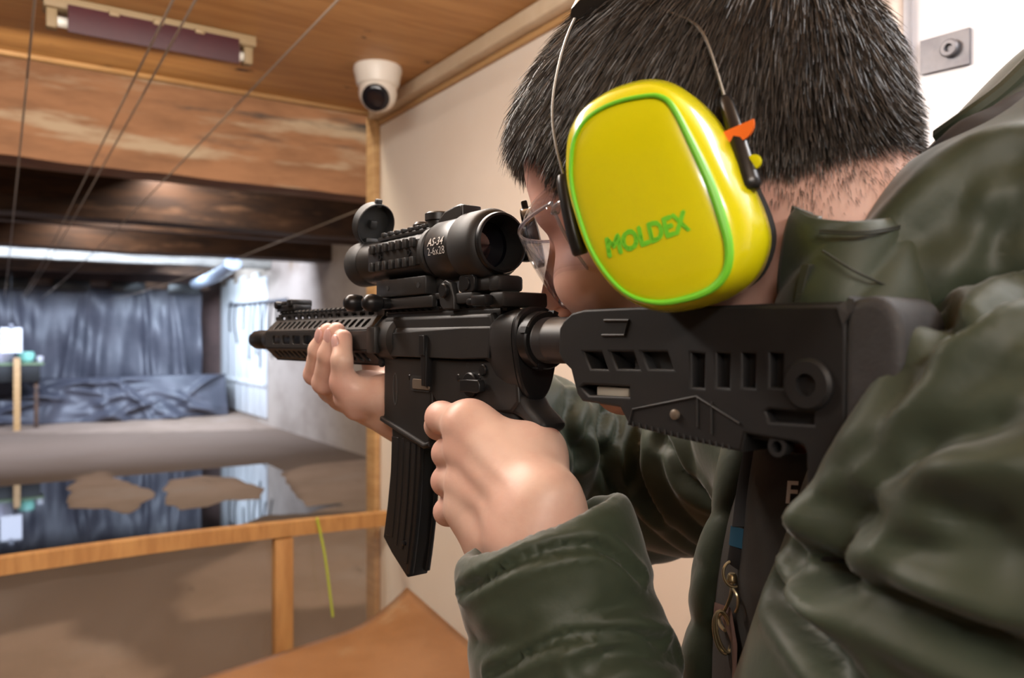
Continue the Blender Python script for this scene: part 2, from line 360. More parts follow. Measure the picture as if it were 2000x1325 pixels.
# tower at the rear, end plate
tow = [(-.0165, .012), (-.0125, .0175), (-.006, .0205), (.006, .0205), (.0125, .0175), (.0165, .012), (.0178, .002), (.0165, -.010), (.0135, -.024), (.0095, -.033), (.004, -.0375), (-.004, -.0375), (-.0095, -.033), (-.0135, -.024), (-.0165, -.010), (-.0178, .002)]
tow = [tuple(q) for q in smoothpath(np.array(tow), 3, True)]
def ring_prism(poly, xs_scales):
    mb = MB(); n = len(poly); V = []; F = []
    for j, (x, sc) in enumerate(xs_scales): V += [(x, y*sc, (z+.008)*sc-.008) for y, z in poly]
    for j in range(len(xs_scales)-1):
        for i in range(n): F.append((j*n+i, j*n+(i+1) % n, (j+1)*n+(i+1) % n, (j+1)*n+i))
    F += [tuple(range(n)), tuple(range((len(xs_scales)-1)*n, len(xs_scales)*n))]
    return mb.add(V, F)
lo_.add(*(lambda q: (q.v, q.f))(ring_prism(tow, [(.050, .62), (.034, .90), (.022, .985), (.013, 1.0), (.0105, .985)])))
L_ = part(lo_, 'lower_receiver', M_rec)
part(ring_prism(tow, [(.0095, .93), (.0088, 1.02), (.0062, 1.03), (.0050, .97)]), 'end_plate', M_steel)
cn = MB().lathe((.0045, 0, 0), (-1, 0, 0), [(0, .0170), (.001, .0186), (.0085, .0186), (.0095, .0176)], 40)
for k in range(4):
    a = k*math.pi/2+math.radians(20); cn.box((-.0056, -.002, .0165), (.0, .002, .0196), M=Matrix.Rotation(a, 4, 'X'))
part(cn, 'castle_nut', M_steel)
bt = MB().lathe((.003, 0, 0), (-1, 0, 0), [(0, .0146), (.008, .0146)]+[(.0085+.0015*k+d, r) for k in range(6) for d, r in ((0, .0140), (.0007, .0147))]+[(.018, .0144), (.215, .0144)], 36)
part(bt, 'buffer_tube', mat('tube_grey', (.026, .0255, .028), .42, spec=.5))
# controls on the left face (placed from the photograph on the face plane)
W0 = .0118
def knob(px, py, r, h, name, w=W0, m=M_steel, bev=.0006, parent=L_):
    s, z = rp(px, py, w); part(MB().lathe((s, w-.001, z), (0, 1, 0), [(0, r), (h, r), (h+bev, r-bev), (h+bev*1.2, r*.4)], 16), name, m, parent)
bc = MB(); s0, z0 = rp(832, 705, W0+.003)
bc.mesh(plate_mesh([(s0-.0035, z0+.018), (s0+.0035, z0+.018), (s0+.004, z0-.001), (s0+.0028, z0-.019), (s0-.0028, z0-.019), (s0-.004, z0-.001)], [], .0032, .001)); me_ = bc.build('bolt_catch', M_steel, L_); me_.data.transform(Matrix.Translation((0, W0+.0025, 0)))
plate('bolt_catch_pad', [(s0-.0036, z0+.019), (s0+.0036, z0+.019), (s0+.0036, z0+.004), (s0-.0036, z0+.004)], [], .0018, .0006, M_steel, L_, W0+.0055)
s1, z1 = rp(822, 750, W0)
plate('catch_recess_shade', rrect(s1-.0150, s1+.0145, z1-.0058, z1+.0058, .003), [], .0006, 0, M_bore, L_, W0+.0004)  # black plate paints the shade of the catch recess
plate('magazine_catch', rrect(s1-.0145, s1+.010, z1-.0042, z1+.0036, .0015), [], .0012, .0005, M_bolt, L_, W0+.0006)
s2, z2 = rp(922, 752, W0)
part(MB().lathe((s2, W0-.001, z2), (0, 1, 0), [(0, .0088), (.0035, .0088), (.0042, .0078)], 24), 'selector_hub', M_steel, L_)
plate('selector_lever', [(s2+.0045, z2+.0035), (s2-.004, z2+.0042), (s2-.0175, z2+.0042), (s2-.0195, z2+.001), (s2-.0190, z2-.0035), (s2-.016, z2-.0048), (s2-.004, z2-.0045), (s2+.004, z2-.005)], [], .0028, .0008, M_steel, L_, W0+.0050)
knob(895, 738, .0027, .0010, 'pin'); knob(935, 738, .0027, .0010, 'pin'); knob(945, 723, .0040, .0022, 'takedown_pin'); knob(746, 709, .0036, .0022, 'pivot_pin'); knob(800, 737, .0022, .0012, 'pin')
def engr(s, px, py, size, w=W0, parent=L_):
    me = text_mesh(s, size); x, z = rp(px, py, w)
    me.transform(Matrix(((-1, 0, 0, x), (0, 0, 1, w+.00025), (0, 1, 0, z), (0, 0, 0, 1)))); wrap('engraved_text', me, M_engr, parent, False)
engr('C', 911, 718, .005)
# magwell roll mark: an outlined oval
s3, z3 = rp(772, 760, W0)
plate('roll_mark', [(s3+.0035*math.cos(a), z3+.013*math.sin(a)) for a in np.linspace(0, 6.28, 24)[:-1]], [[(s3+.0027*math.cos(a), z3+.0118*math.sin(a)) for a in np.linspace(0, 6.28, 24)[:-1]]], .0003, 0, M_engr, L_, W0)
# trigger guard, trigger, grip
part(MB().tube(smoothpath([(.118, 0, -.066), (.112, 0, -.078), (.095, 0, -.083), (.07, 0, -.078), (.052, 0, -.060)], 6), .0035, 8, flat=1.6), 'trigger_guard', M_rec)
part(MB().tube(smoothpath([(.082, 0, -.045), (.080, 0, -.056), (.083, 0, -.066), (.088, 0, -.072)], 5), .003, 8), 'trigger', M_steel)
grip = []
gp = [(.038, -.046, .021, .0115), (.036, -.060, .020, .0120), (.029, -.085, .020, .0130), (.016, -.115, .021, .0135), (.004, -.140, .022, .0140), (.000, -.147, .021, .0135)]
gm = MB(); n = 20; V = []; F = []
for (x, z, a, b2) in gp:
    for i in range(n):
        w = 2*math.pi*i/n; V.append((x+a*math.copysign(abs(math.cos(w))**.8, math.cos(w)), b2*math.copysign(abs(math.sin(w))**.8, math.sin(w)), z))
for j in range(len(gp)-1):
    for i in range(n): F.append((j*n+i, j*n+(i+1) % n, (j+1)*n+(i+1) % n, (j+1)*n+i))
F += [tuple(range(n)), tuple(range((len(gp)-1)*n, len(gp)*n))]; gm.add(V, F)
part(gm, 'pistol_grip', M_poly)
part(MB().mesh(plate_mesh([(tuple(q)) for q in smoothpath(np.array([(.036, -.036), (.030, -.046), (.012, -.050), (-.006, -.058), (-.012, -.052), (.002, -.042), (.012, -.034)]), 4, True)], [], .0105, .004)), 'grip_beavertail', M_poly)
# charging handle: lies across the rear of the rail
sc_, zc_ = .030, .0275
ch = MB().box((.020, -.026, .0215), (.036, .017, .0318), .0022).box((.030, -.006, .0195), (.075, .006, .0245), .001)
part(ch, 'charging_handle', M_rec)
part(MB().box((.030, .0165, .0228), (.047, .024, .0300), .0016).box((.045, .018, .0235), (.052, .024, .028), .0012), 'charging_handle_latch', M_steel)
# magazine
mgp = [rp(x, y, .011) for x, y in ((768, 826), (763, 880), (757, 940), (750, 1000), (743, 1054), (765, 1086), (795, 1126), (800, 1060), (806, 990), (808, 930), (806, 860))]
mo = [(.182, -.045)]+[(.1795, -.078), (.182, -.105), (.1875, -.135), (.1945, -.163)]+[(.180, -.1735), (.1555, -.187)]+[(.1475, -.160), (.1425, -.130), (.1400, -.100), (.1390, -.070), (.139, -.045)]
mag = MB(); mag.mesh(plate_mesh(mo, [], .0100, .0018))
magz = part(mag, 'magazine', M_mag)
def off_curve(u0, z0, z1, k=8):  # follows the curve of the magazine
    out = []
    for i in range(k+1):
        z = z0+(z1-z0)*i/k; q = max(0, (-.07-z))/.12; out.append((.1390+u0+q*q*.0165+q*.001, z))
    return out
for u0, u1, z0, z1, yo in ((.0015, .0055, -.080, -.176, .0112), (.0105, .0145, -.080, -.166, .0112), (.0205, .0235, -.078, -.165, .0108), (.0290, .0395, -.078, -.160, .0108)):
    A = off_curve(u0, z0, z1); B = off_curve(u1, z0, z1)
    for sgn in (1, -1):
        o = wrap('magazine_rib', plate_mesh(A+B[::-1], [], .0012, .0006), M_mag, magz, True, 40); o.data.transform(Matrix.Translation((0, sgn*(yo-.0014), 0)))
for yy in (-.0075, .0075):
    A = off_curve(-.0030, -.079, -.184); B = off_curve(.002, -.079, -.184)
    o = wrap('magazine_spine', plate_mesh(A+B[::-1], [], .0022, .0008), M_mag, magz, True, 40); o.data.transform(Matrix.Translation((0, yy, 0)))
part(MB().box((.1405, -.0085, -.050), (.180, .0085, -.020)), 'magazine_feed_end', M_bore, magz)
x_, z_ = rp(787, 1062, .012); part(MB().lathe((x_, .009, z_), (0, 1, 0), [(0, .002), (.003, .002), (.0034, .0014)], 12), 'magazine_rivet', M_steel, magz)
# barrel, handguard, muzzle
part(MB().lathe((.19, 0, 0), (1, 0, 0), [(0, .0105), (.12, .0105), (.125, .0090), (.285, .0088)], 24), 'barrel', M_steel)
mz = MB().lathe((.462, 0, 0), (1, 0, 0), [(0, .0090), (.002, .0108), (.012, .0108), (.014, .0098), (.018, .0098), (.020, .0108), (.052, .0108), (.058, .0096), (.0585, .0055), (.045, .0050)], 28, cap=False)
part(mz, 'muzzle_device', M_steel)
part(MB().lathe((.168, 0, 0), (1, 0, 0), [(0, .0165), (.004, .0195), (.028, .0195), (.032, .018)], 36).box((.186, .0165, -.011), (.200, .0225, .011), .0015), 'barrel_nut', M_hg)
HG0, HG1 = .196, .436
def facet(name_holes, ang, dist, half_w, holes):
    """a long strip of the handguard at angle ang round the bore, with its cut-outs"""
    me = plate_mesh([(HG0, -half_w), (HG1, -half_w), (HG1, half_w), (HG0, half_w)], holes, .0013, .0004)
    # plate lies in x,z with thickness y -> rotate so y faces outward at ang (0 = left, 90 = up)
    me.transform(Matrix.Rotation(math.radians(ang), 4, 'X') @ Matrix.Translation((0, dist, 0))); return me
hg = MB()
def slots(x0, x1, pitch, ln, hw_): 
    out = []; x = x0
    while x+ln < x1: out.append(rrect(x, x+ln, -hw_, hw_, min(hw_, ln/2)*.6, 2)); x += pitch
    return out
R8 = .0193; HW8 = R8*math.tan(math.radians(22.5))
for ang in (0, 180): hg.mesh(facet('', ang, R8, HW8, slots(.236, .432, .0265, .0205, .0042)))
for ang in (45, 135): hg.mesh(facet('', ang, R8, HW8, slots(.212, .432, .0125, .0075, .0050)))
for ang in (-45, 225): hg.mesh(facet('', ang, R8, HW8, slots(.212, .432, .0125, .0075, .0050)))
hg.mesh(facet('', -90, R8+.001, HW8, slots(.225, .43, .0265, .0205, .0042)))
hg.mesh(facet('', 90, R8+.0005, HW8, slots(.205, .43, .0165, .0095, .0035)))
# upright web under the top rail with round openings
wh = []
x = .214
while x < .43: wh.append(rrect(x, x+.0105, .0205, .0245, .0019, 3)); x += .0166
for y in (.0065, -.0065):
    me = plate_mesh([(HG0, .019), (HG1-.004, .019), (HG1-.004, .0262), (HG0, .0262)], wh, .0012, .0003); me.transform(Matrix.Translation((0, y, 0))); hg.mesh(me)
H_ = part(hg, 'handguard', M_hg)
rail(.200, .434, .0298, 'handguard_rail', m=M_hg)
part(MB().cyl((.232, .018, -.006), (.232, .0222, -.006), .0035, n=14, bev=.0006), 'sling_socket', M_steel)
# folded front sight
fs = MB().box((.385, -.010, .0295), (.432, .010, .036), .0015).box((.388, -.012, .034), (.400, .012, .0415), .002).box((.402, -.008, .035), (.432, .008, .0405), .002)
FS = part(fs, 'front_sight', M_steel)
part(MB().cyl((.425, .007, .0365), (.425, .014, .0365), .0042, n=16, bev=.0008), 'front_sight_screw', M_steel, FS)
# folded rear sight on the receiver rail
rs = MB().box((.060, -.0105, .0255), (.096, .0135, .0335), .0015)
rs.mesh(xform(plate_mesh([(.098, .0255), (.100, .034), (.097, .041), (.091, .0435), (.084, .041), (.080, .030), (.080, .022), (.094, .022)], [], .0030, .001), Matrix.Translation((0, .0125, 0))))
rs.box((.042, -.0095, .0335), (.084, .0095, .0435), .003).box((.034, -.012, .0325), (.047, .010, .0440), .003)
RS = part(rs, 'rear_sight', M_rec)
part(MB().cyl((.0905, .015, .0355), (.0905, .0185, .0355), .0052, n=20, bev=.0008), 'rear_sight_knob', M_steel, RS)
part(MB().mesh(xform(plate_mesh(rrect(.058, .077, .0335, .0455, .003), [], .0016, .0006), Matrix.Translation((0, .0115, 0)))).cyl((.0675, .012, .0392), (.0675, .0142, .0392), .0046, n=18, bev=.0004), 'rear_sight_wheel', M_steel, RS)
part(MB().lathe((.060, 0, .0430), (0, 0, 1), [(0, .006), (.003, .0055), (.0035, .004)], 16), 'rear_sight_post', M_steel, RS)

# stock, traced on its left face and built to its own thickness
SW = .0195
body = rps([(1092, 642), (1100, 627), (1116, 612), (1140, 605), (1240, 600), (1400, 598), (1640, 597), (1652, 610), (1652, 700), (1650, 850), (1648, 1100), (1578, 1100), (1574, 885), (1568, 872), (1556, 866), (1455, 848), (1447, 884), (1320, 856), (1228, 832), (1210, 796), (1136, 784), (1126, 770), (1114, 722), (1098, 706), (1090, 690)], SW)
holes = [rps([(x-13, 690), (x+13, 692), (x+12, 758), (x-12, 756)], SW) for x in (1362, 1411, 1461, 1515)]
holes += [rps([(a, 688), (b2-12, 688), (b2, 722), (a+14, 720)], SW) for a, b2 in ((1140, 1186), (1192, 1248), (1253, 1314))]
holes += [rps([(1134, 757), (1140, 752), (1228, 756), (1228, 776), (1150, 772)], SW)]
holes += [rps([(1494, 805), (1502, 800), (1588, 808), (1588, 830), (1502, 824)], SW)]
bm_ = plate_mesh(body, holes, SW, .0014, 2)
stock = wrap('stock', bm_, M_poly, rifle, True, 50)
# smooth rounded comb over the buffer tube
xa, xb = rp(1104, 640, SW)[0], rp(1645, 600, SW)[0]
comb = MB(); V = []; F = []; n = 22
zt = .0172
prof = [(xa-.001, .70), (xa-.006, .88), (xa-.014, .97), (xa-.03, 1), (xb+.03, 1), (xb, .98)]
for (x, sc) in prof:
    for i in range(n+1):
        a = math.pi*i/n; cy, cz = math.cos(a), math.sin(a)
        V.append((x, SW*.985*sc*math.copysign(abs(cy)**.55, cy), -.0035+(zt+.0035)*sc*abs(cz)**.5))
for j in range(len(prof)-1):
    for i in range(n): F.append((j*(n+1)+i, j*(n+1)+i+1, (j+1)*(n+1)+i+1, (j+1)*(n+1)+i))
comb.add(V, F+[tuple(range(n+1)), tuple(range((len(prof)-1)*(n+1), len(prof)*(n+1)))])
part(comb, 'comb', M_poly, stock)
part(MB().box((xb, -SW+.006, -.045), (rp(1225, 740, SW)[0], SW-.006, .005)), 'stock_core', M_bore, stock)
# grooves and latch lines: thin black tubes paint in their shade
def groove_shade(pts, r, w, name='groove_shade'):
    P = [(s, w, z) for s, z in rps(pts, w)]; return part(MB().tube(P, r, 6), name, M_bore, stock)
groove_shade([(1180, 626), (1228, 626), (1220, 655), (1176, 655)], .0008, SW+.0002)
groove_shade([(1228, 830), (1236, 800), (1360, 775), (1445, 828)], .0007, SW+.0002)
groove_shade([(1362, 775), (1362, 835)], .0006, SW+.0002); groove_shade([(1390, 785), (1390, 848)], .0006, SW+.0002)
for k in range(16):
    x = 1236+k*12.5; yb = 834+k*3.0; groove_shade([(x, yb-10), (x+1, yb)], .0006, SW+.0002, 'serration')
lat = part(MB().lathe((*[rp(1320, 810, SW)[0], SW-.002, rp(1320, 810, SW)[1]],), (0, 1, 0), [(0, .0026), (.0035, .0026), (.004, .0018)], 14), 'latch_pin', M_bolt, stock)
s_, z_ = rp(1197, 766, .0165); part(MB().box((rp(1228, 766, .0165)[0], -.016, z_-.0032), (rp(1165, 766, .0165)[0], .0165, z_+.0028), .001), 'adjustment_lever', mat('bare_metal_lever', (.34, .32, .27), .5), stock)
s_, z_ = rp(1575, 752, SW+.002)
part(MB().lathe((s_, -SW-.003, z_), (0, 1, 0), [(0, .0045), (0, .0098), (.0015, .0112), (2*SW+.0045, .0112), (2*SW+.006, .0098), (2*SW+.006, .0048), (.003, .0045)], 32, cap=False), 'sling_ring', M_poly, stock)
part(MB().cyl((s_, -SW, z_), (s_, SW-.002, z_), .0046, n=16), 'sling_hole_shade', M_bore, stock)  # solid black plug paints the shade inside the ring
s_, z_ = rp(1525, 872, SW-.004)
part(MB().lathe((s_, SW-.007, z_), (0, 1, 0), [(0, .0026), (0, .0046), (.006, .0046), (.006, .0026)], 20, cap=False, closed=True), 'sling_loop', M_poly, stock)
# butt plate and rubber pad
bx0 = rp(1645, 600, SW)[0]
pad = [(bx0-.001, .0120), (bx0-.003, .0160), (bx0-.012, .0180), (bx0-.019, .0155), (bx0-.0235, .008), (bx0-.025, -.004), (bx0-.024, -.030), (bx0-.022, -.060), (bx0-.018, -.090), (bx0-.006, -.092), (bx0-.001, -.060)]
pad = [tuple(q) for q in smoothpath(np.array(pad), 4, True)]
wrap('butt_pad', plate_mesh(pad, [], SW+.001, .0045, 4), M_rub, stock, True, 60)

# ------------------------------------------------------------------ scope on its mount
ZS = .0665
SM = RM @ Matrix.Translation((0, 0, 0))
scope = empty('rifle_scope', 'short black rifle scope with flip caps clamped on the rifle above the receiver', 'scope', M=SM)
M_sc = mat('scope_black', (.012, .0112, .011), .36, col2=(.016, .0148, .014), scale=50, spec=.5)
M_scm = mat('scope_matte', (.009, .009, .009), .55)
M_lens = mat('coated_lens', (.004, .004, .006), .05, spec=.8)
def sp(mb, name, m=M_sc, parent=scope, angle=35): return mb.build(name, m, parent, True, angle)
A = (0, 0, ZS); X = (1, 0, 0)
body = sp(MB().lathe(A, X, [(.075, .0222), (.083, .0230), (.108, .0228), (.1115, .0205), (.1125, .0180), (.205, .0170), (.208, .0178), (.236, .0182)], 48), 'scope_tube')
sp(MB().lathe(A, X, [(.046, .0195), (.046, .0205), (.0475, .0225), (.050, .0238), (.052, .0246), (.075, .0246), (.077, .0232)], 56, cap=False), 'eyepiece', M_scm)
sp(MB().lathe(A, X, [(.0475, .0205), (.044, .0212), (.042, .0205), (.0415, .0190), (.0425, .0184)], 56, cap=False), 'eyepiece_rim', M_steel)
sp(MB().lathe(A, X, [(.0425, .0184), (.060, .0165)], 56, cap=False), 'eyecup', M_bore)
sp(MB().lathe(A, X, [(.058, .0005), (.060, .010), (.062, .0185)], 40, cap=False), 'eyepiece_lens', M_lens)
sp(MB().lathe(A, X, [(.228, .0183), (.231, .0194), (.248, .0196), (.250, .0185), (.250, .0165), (.240, .0160)], 48, cap=False), 'objective_ring', M_scm)
sp(MB().lathe(A, X, [(.243, .0005), (.242, .0164)], 40, cap=False), 'objective_lens', M_lens)
# side rails with teeth, three faces
for ang in (0, 90, 180):
    mb = MB(); Rm = Matrix.Translation((0, 0, ZS)) @ Matrix.Rotation(math.radians(ang), 4, 'X')
    mb.box((.122, .0155, -.0098), (.204, .0188, .0098), .0008, M=Rm)
    x = .1265
    while x < .198:
        for zz in (-.0072, .0072): mb.box((x, .0185, zz-.0036), (x+.0052, .0218, zz+.0036), .0006, M=Rm)
        x += .0108
    o = sp(mb, 'side_rail' if ang != 90 else 'top_rail')
    for xx in (.136, .182): sp(MB().lathe(tuple(Rm @ Vector((xx, .0178, 0))), tuple(Rm.to_3x3() @ Vector((0, 1, 0))), [(0, .0028), (.0022, .0028), (.0022, .0014), (.001, .0012)], 12), 'rail_screw', M_steel, o)
for x in (.1165,): sp(MB().lathe(A, X, [(x, .0185), (x+.001, .0203), (x+.006, .0203), (x+.007, .0185)], 48, cap=False), 'magnification_ring', M_scm)
# battery housing on top of the eyepiece, turrets
hb = MB(); hb.mesh(plate_mesh([(.076, .018), (.0765, .0295), (.080, .0305), (.086, .0300), (.100, .0275), (.1085, .022), (.110, .016)], [], .0085, .0015)); o = sp(hb, 'battery_housing'); o.data.transform(Matrix.Translation((0, 0.002, ZS)))
sp(MB().lathe((.124, 0, ZS+.016), (0, 0, 1), [(0, .0085), (.008, .0085), (.0085, .0105), (.0135, .0105), (.0145, .0095)], 28), 'turret')
sp(MB().lathe((.124, -.016, ZS), (0, -1, 0), [(0, .0085), (.007, .0085), (.008, .0105), (.013, .0105), (.014, .0095)], 28), 'windage_turret')
sp(MB().lathe((.148, 0, ZS+.017), (0, 0, 1), [(0, .0075), (.007, .0075), (.009, .006), (.0095, .003)], 20), 'turret_cap')
# opened flip caps
fc = MB().lathe((0, 0, 0), (0, 0, 1), [(0, .0005), (0, .0176), (.001, .0192), (.009, .0194), (.0095, .0186), (.0080, .0176), (.002, .0172), (.0018, .0005)], 40, cap=False)
o = sp(fc, 'front_cap', M_scm); o.matrix_local = Matrix.Translation((.236, .0, ZS+.0360)) @ Matrix.Rotation(math.radians(-112), 4, 'Y') @ Matrix.Rotation(math.radians(8), 4, 'X')
sp(MB().box((-.0035, -.0035, -.002), (.0035, .0035, .006), .0012).box((.016, -.003, .004), (.023, .003, .0085), .0012), 'cap_tab', M_scm, o)
sp(MB().box((.232, -.006, ZS+.0165), (.247, .006, ZS+.0225), .0015), 'front_hinge', M_scm)
rc = MB().lathe((0, 0, 0), (0, 0, 1), [(0, .0005), (0, .0205), (.001, .0222), (.008, .0224), (.0085, .0215), (.007, .0205), (.002, .020), (.0018, .0005)], 40, cap=False)
o = sp(rc, 'rear_cap', mat('cap_glossy', (.02, .02, .022), .22)); o.matrix_local = Matrix.Translation((.0535, -.0405, ZS+.0085)) @ Matrix.Rotation(math.radians(52.5), 4, 'Z') @ Matrix.Rotation(math.radians(90), 4, 'Y') @ Matrix.Rotation(math.radians(14), 4, 'Y')
o2 = sp(MB().box((-.0275, -.003, .002), (-.0205, .003, .0065), .001), 'cap_tab', M_scm, o)
sp(MB().box((.043, -.0300, ZS-.011), (.054, -.0225, ZS+.013), .0015).cyl((.046, -.0275, ZS+.0065), (.046, -.0275, ZS+.0125), .0028, n=12, bev=.0006).cyl((.046, -.0275, ZS-.010), (.046, -.0275, ZS-.002), .0028, n=12, bev=.0006), 'rear_hinge', M_scm)
# mount
sp(MB().box((.118, -.013, .0345), (.196, .0155, .0485), .0012), 'mount_block')
sp(MB().box((.096, -.010, .0300), (.205, .010, .0350), .001).box((.105, -.0065, .0345), (.118, .0065, .047), .001), 'mount_base')
sp(MB().box((.112, -.014, .0245), (.196, -.0085, .0335), .001).box((.112, .0085, .0245), (.196, .0135, .0335), .001), 'mount_clamp')
for xx in (.128, .176): sp(MB().cyl((xx, .0150, .0415), (xx, .0159, .0415), .0022, n=12), 'mount_screw', M_bore)
for px, py in ((683, 592), (719, 592)):
    s_, z_ = rp(px, py, .032)
    sp(MB().lathe((s_, .010, z_), (0, 1, 0), [(0, .0045), (.010, .0045), (.012, .0066), (.0185, .0074), (.0235, .0066), (.0262, .0040), (.027, .001)], 24), 'clamp_knob', M_steel)
# printing on the scope body, wrapped on the cylinder
def scope_text(s, size, px, py, shear=0., bold=0.):
    me = text_mesh(s, size, shear, bold, 1.02); x0, z0 = rp(px, py, .0225)
    bm = bmesh.new(); bm.from_mesh(me); bmesh.ops.triangulate(bm, faces=bm.faces); bmesh.ops.subdivide_edges(bm, edges=bm.edges, cuts=1); bm.to_mesh(me); bm.free()
    r = .0234; a0 = math.asin(max(-.99, min(.99, (z0-ZS)/r)))
    for v in me.vertices:
        a = a0+v.co.y/r; v.co = Vector((x0-v.co.x, r*math.cos(a), ZS+r*math.sin(a)))
    return wrap('printed_text', me, M_print, scope, False)
scope_text('AS-34', .0082, 836, 482, .2, .00006); scope_text('2-6x28', .0080, 836, 500, 0., -.00008)
# ------------------------------------------------------------------ smooth bodies from distance fields
class SDF:
    def __init__(s): s.p = []
    def cap(s, a, b, ra, rb=None, k=.01, op='add', sc=None):
        a, b = np.array(a, float), np.array(b, float); rb = ra if rb is None else rb
        s.p.append(('c', a, b, ra, rb, k, op, (a+b)/2, np.linalg.norm(b-a)/2+max(ra, rb))); return s
    def chain(s, P, R, k=.008):
        for i in range(len(P)-1): s.cap(P[i], P[i+1], R[i], R[i+1], k)
        return s
    def ell(s, c, r, ax=None, k=.01, op='add'):
        c = np.array(c, float); r = np.array(r, float); ax = np.eye(3) if ax is None else np.array(ax, float)
        s.p.append(('e', c, r, ax, None, k, op, c, max(r))); return s
    def box(s, c, r, ax=None, rad=.005, k=.005, op='add'):
        c = np.array(c, float); r = np.array(r, float); ax = np.eye(3) if ax is None else np.array(ax, float)
        s.p.append(('b', c, r, ax, rad, k, op, c, float(np.linalg.norm(r)))); return s
    @staticmethod
    def prim(q, P):
        if q[0] == 'c':
            _, a, b, ra, rb = q[:5]; ab = b-a; t = np.clip(((P-a)@ab)/max(ab@ab, 1e-12), 0, 1)
            d = P-a-t[:, None]*ab; return np.sqrt(np.einsum('ij,ij->i', d, d))-(ra+(rb-ra)*t)
        if q[0] == 'e':
            _, c, r, ax = q[:4]; L = (P-c)@ax.T; k0 = np.sqrt(((L/r)**2).sum(1)); k1 = np.sqrt(((L/(r*r))**2).sum(1)); return k0*(k0-1)/np.maximum(k1, 1e-6)
        _, c, r, ax, rad = q[:5]; L = np.abs((P-c)@ax.T)-(r-rad); return np.linalg.norm(np.maximum(L, 0), axis=1)+np.minimum(L.max(1), 0)-rad
    def ev(s, P, cull=None):
        d = np.full(len(P), 1.0)
        for q in s.p:
            if cull is not None and np.linalg.norm(np.maximum(np.maximum(cull[0]-q[7], q[7]-cull[1]), 0)) > q[8]+.07: continue
            e = s.prim(q, P); k = q[5]
            if q[6] == 'add':
                h = np.maximum(k-np.abs(d-e), 0)/k; d = np.minimum(d, e)-h*h*k/4
            else:
                e = -e; h = np.maximum(k-np.abs(d-e), 0)/k; d = np.maximum(d, e)+h*h*k/4
        return d
    def grad(s, P, e=.0006):
        g = np.stack([s.evc(P+np.eye(3)[i]*e)-s.evc(P-np.eye(3)[i]*e) for i in range(3)], 1)
        return g/np.maximum(np.linalg.norm(g, axis=1), 1e-9)[:, None]
    def evc(s, P, n=20000):
        o = np.empty(len(P)); 
        for i in range(0, len(P), n):
            q = P[i:i+n]; o[i:i+n] = s.ev(q, (q.min(0), q.max(0)))
        return o
    def mesh(s, h, B=8, newton=2):
        adds = [q for q in s.p if q[6] == 'add']
        lo = np.min([q[7]-q[8] for q in adds], 0)-2*h; hi = np.max([q[7]+q[8] for q in adds], 0)+2*h
        bs = h*B; nb = np.ceil((hi-lo)/bs).astype(int)
        bi = np.stack(np.meshgrid(*[np.arange(k) for k in nb], indexing='ij'), -1).reshape(-1, 3)
        dc = s.evc(lo+(bi+.5)*bs, 4000); bi = bi[np.abs(dc) < bs*1.35]
        bi = bi[np.lexsort((bi[:, 2]//4, bi[:, 1]//4, bi[:, 0]//4))]
        off = np.stack(np.meshgrid(*[np.arange(B+1)]*3, indexing='ij'), -1).reshape(-1, 3)
        N = nb*B+2; key = lambda c: (c[..., 0]*N[1]+c[..., 1])*N[2]+c[..., 2]
        cells = []; cpos = []; quads = []
        corner = np.array([[i, j, k] for i in (0, 1) for j in (0, 1) for k in (0, 1)])
        edges = [(a, b) for a in range(8) for b in range(a+1, 8) if np.abs(corner[a]-corner[b]).sum() == 1]
        for c0 in range(0, len(bi), 24):
            g = bi[c0:c0+24]; idx = (g[:, None, :]*B+off[None]); P = lo+idx.reshape(-1, 3)*h
            D = s.ev(P, (P.min(0), P.max(0))).reshape(len(g), B+1, B+1, B+1); ins = D < 0
            cs = np.stack([D[:, i:i+B, j:j+B, k:k+B] for i, j, k in corner], -1); si = cs < 0; act = si.any(-1) & ~si.all(-1)
            if not act.any(): continue
            w = np.argwhere(act); cv = cs[act]; acc = np.zeros((len(w), 3)); cnt = np.zeros(len(w))
            for a, b in edges:
                m = (cv[:, a] < 0) != (cv[:, b] < 0); t = cv[:, a]/(cv[:, a]-cv[:, b]+1e-12)
                p = corner[a]+t[:, None]*(corner[b]-corner[a]); acc += np.where(m[:, None], p, 0); cnt += m
            gi = g[w[:, 0]]*B+w[:, 1:]; cells.append(key(gi)); cpos.append(lo+(gi+acc/cnt[:, None])*h)
            for ax in range(3):
                sl = [slice(0, B)]*3; s2 = list(sl); s2[ax] = slice(1, B+1)
                A = ins[(slice(None), *sl)]; C = ins[(slice(None), *s2)]; e = np.argwhere(A != C)
                if len(e) == 0: continue
                flip = A[tuple(e.T)]; ge = g[e[:, 0]]*B+e[:, 1:]; u, v = np.eye(3, dtype=int)[(ax+1) % 3], np.eye(3, dtype=int)[(ax+2) % 3]
                q = np.stack([key(ge-u-v), key(ge-v), key(ge), key(ge-u)], 1); q[~flip] = q[~flip][:, ::-1]; quads.append(q)
        K = np.concatenate(cells); V = np.concatenate(cpos); Q = np.concatenate(quads)
        K, first = np.unique(K, return_index=True); V = V[first]
        ix = np.searchsorted(K, Q); ix = np.minimum(ix, len(K)-1); ok = (K[ix] == Q).all(1); F = ix[ok]
        for _ in range(newton):
            d = s.evc(V); G = s.grad(V); V = V-G*np.clip(d, -h, h)[:, None]
        return V, F
def rl(s, w, z): return RO+RF*s+RL*w+UP*z                     # rifle local -> world
def rw(px, py, w): a, z = rp(px, py, w); return rl(a, w, z)   # pixel on a plane parallel to the rifle -> world
def cs(X, h, Z): return EYE+RT*X+FW*Z+UP*h

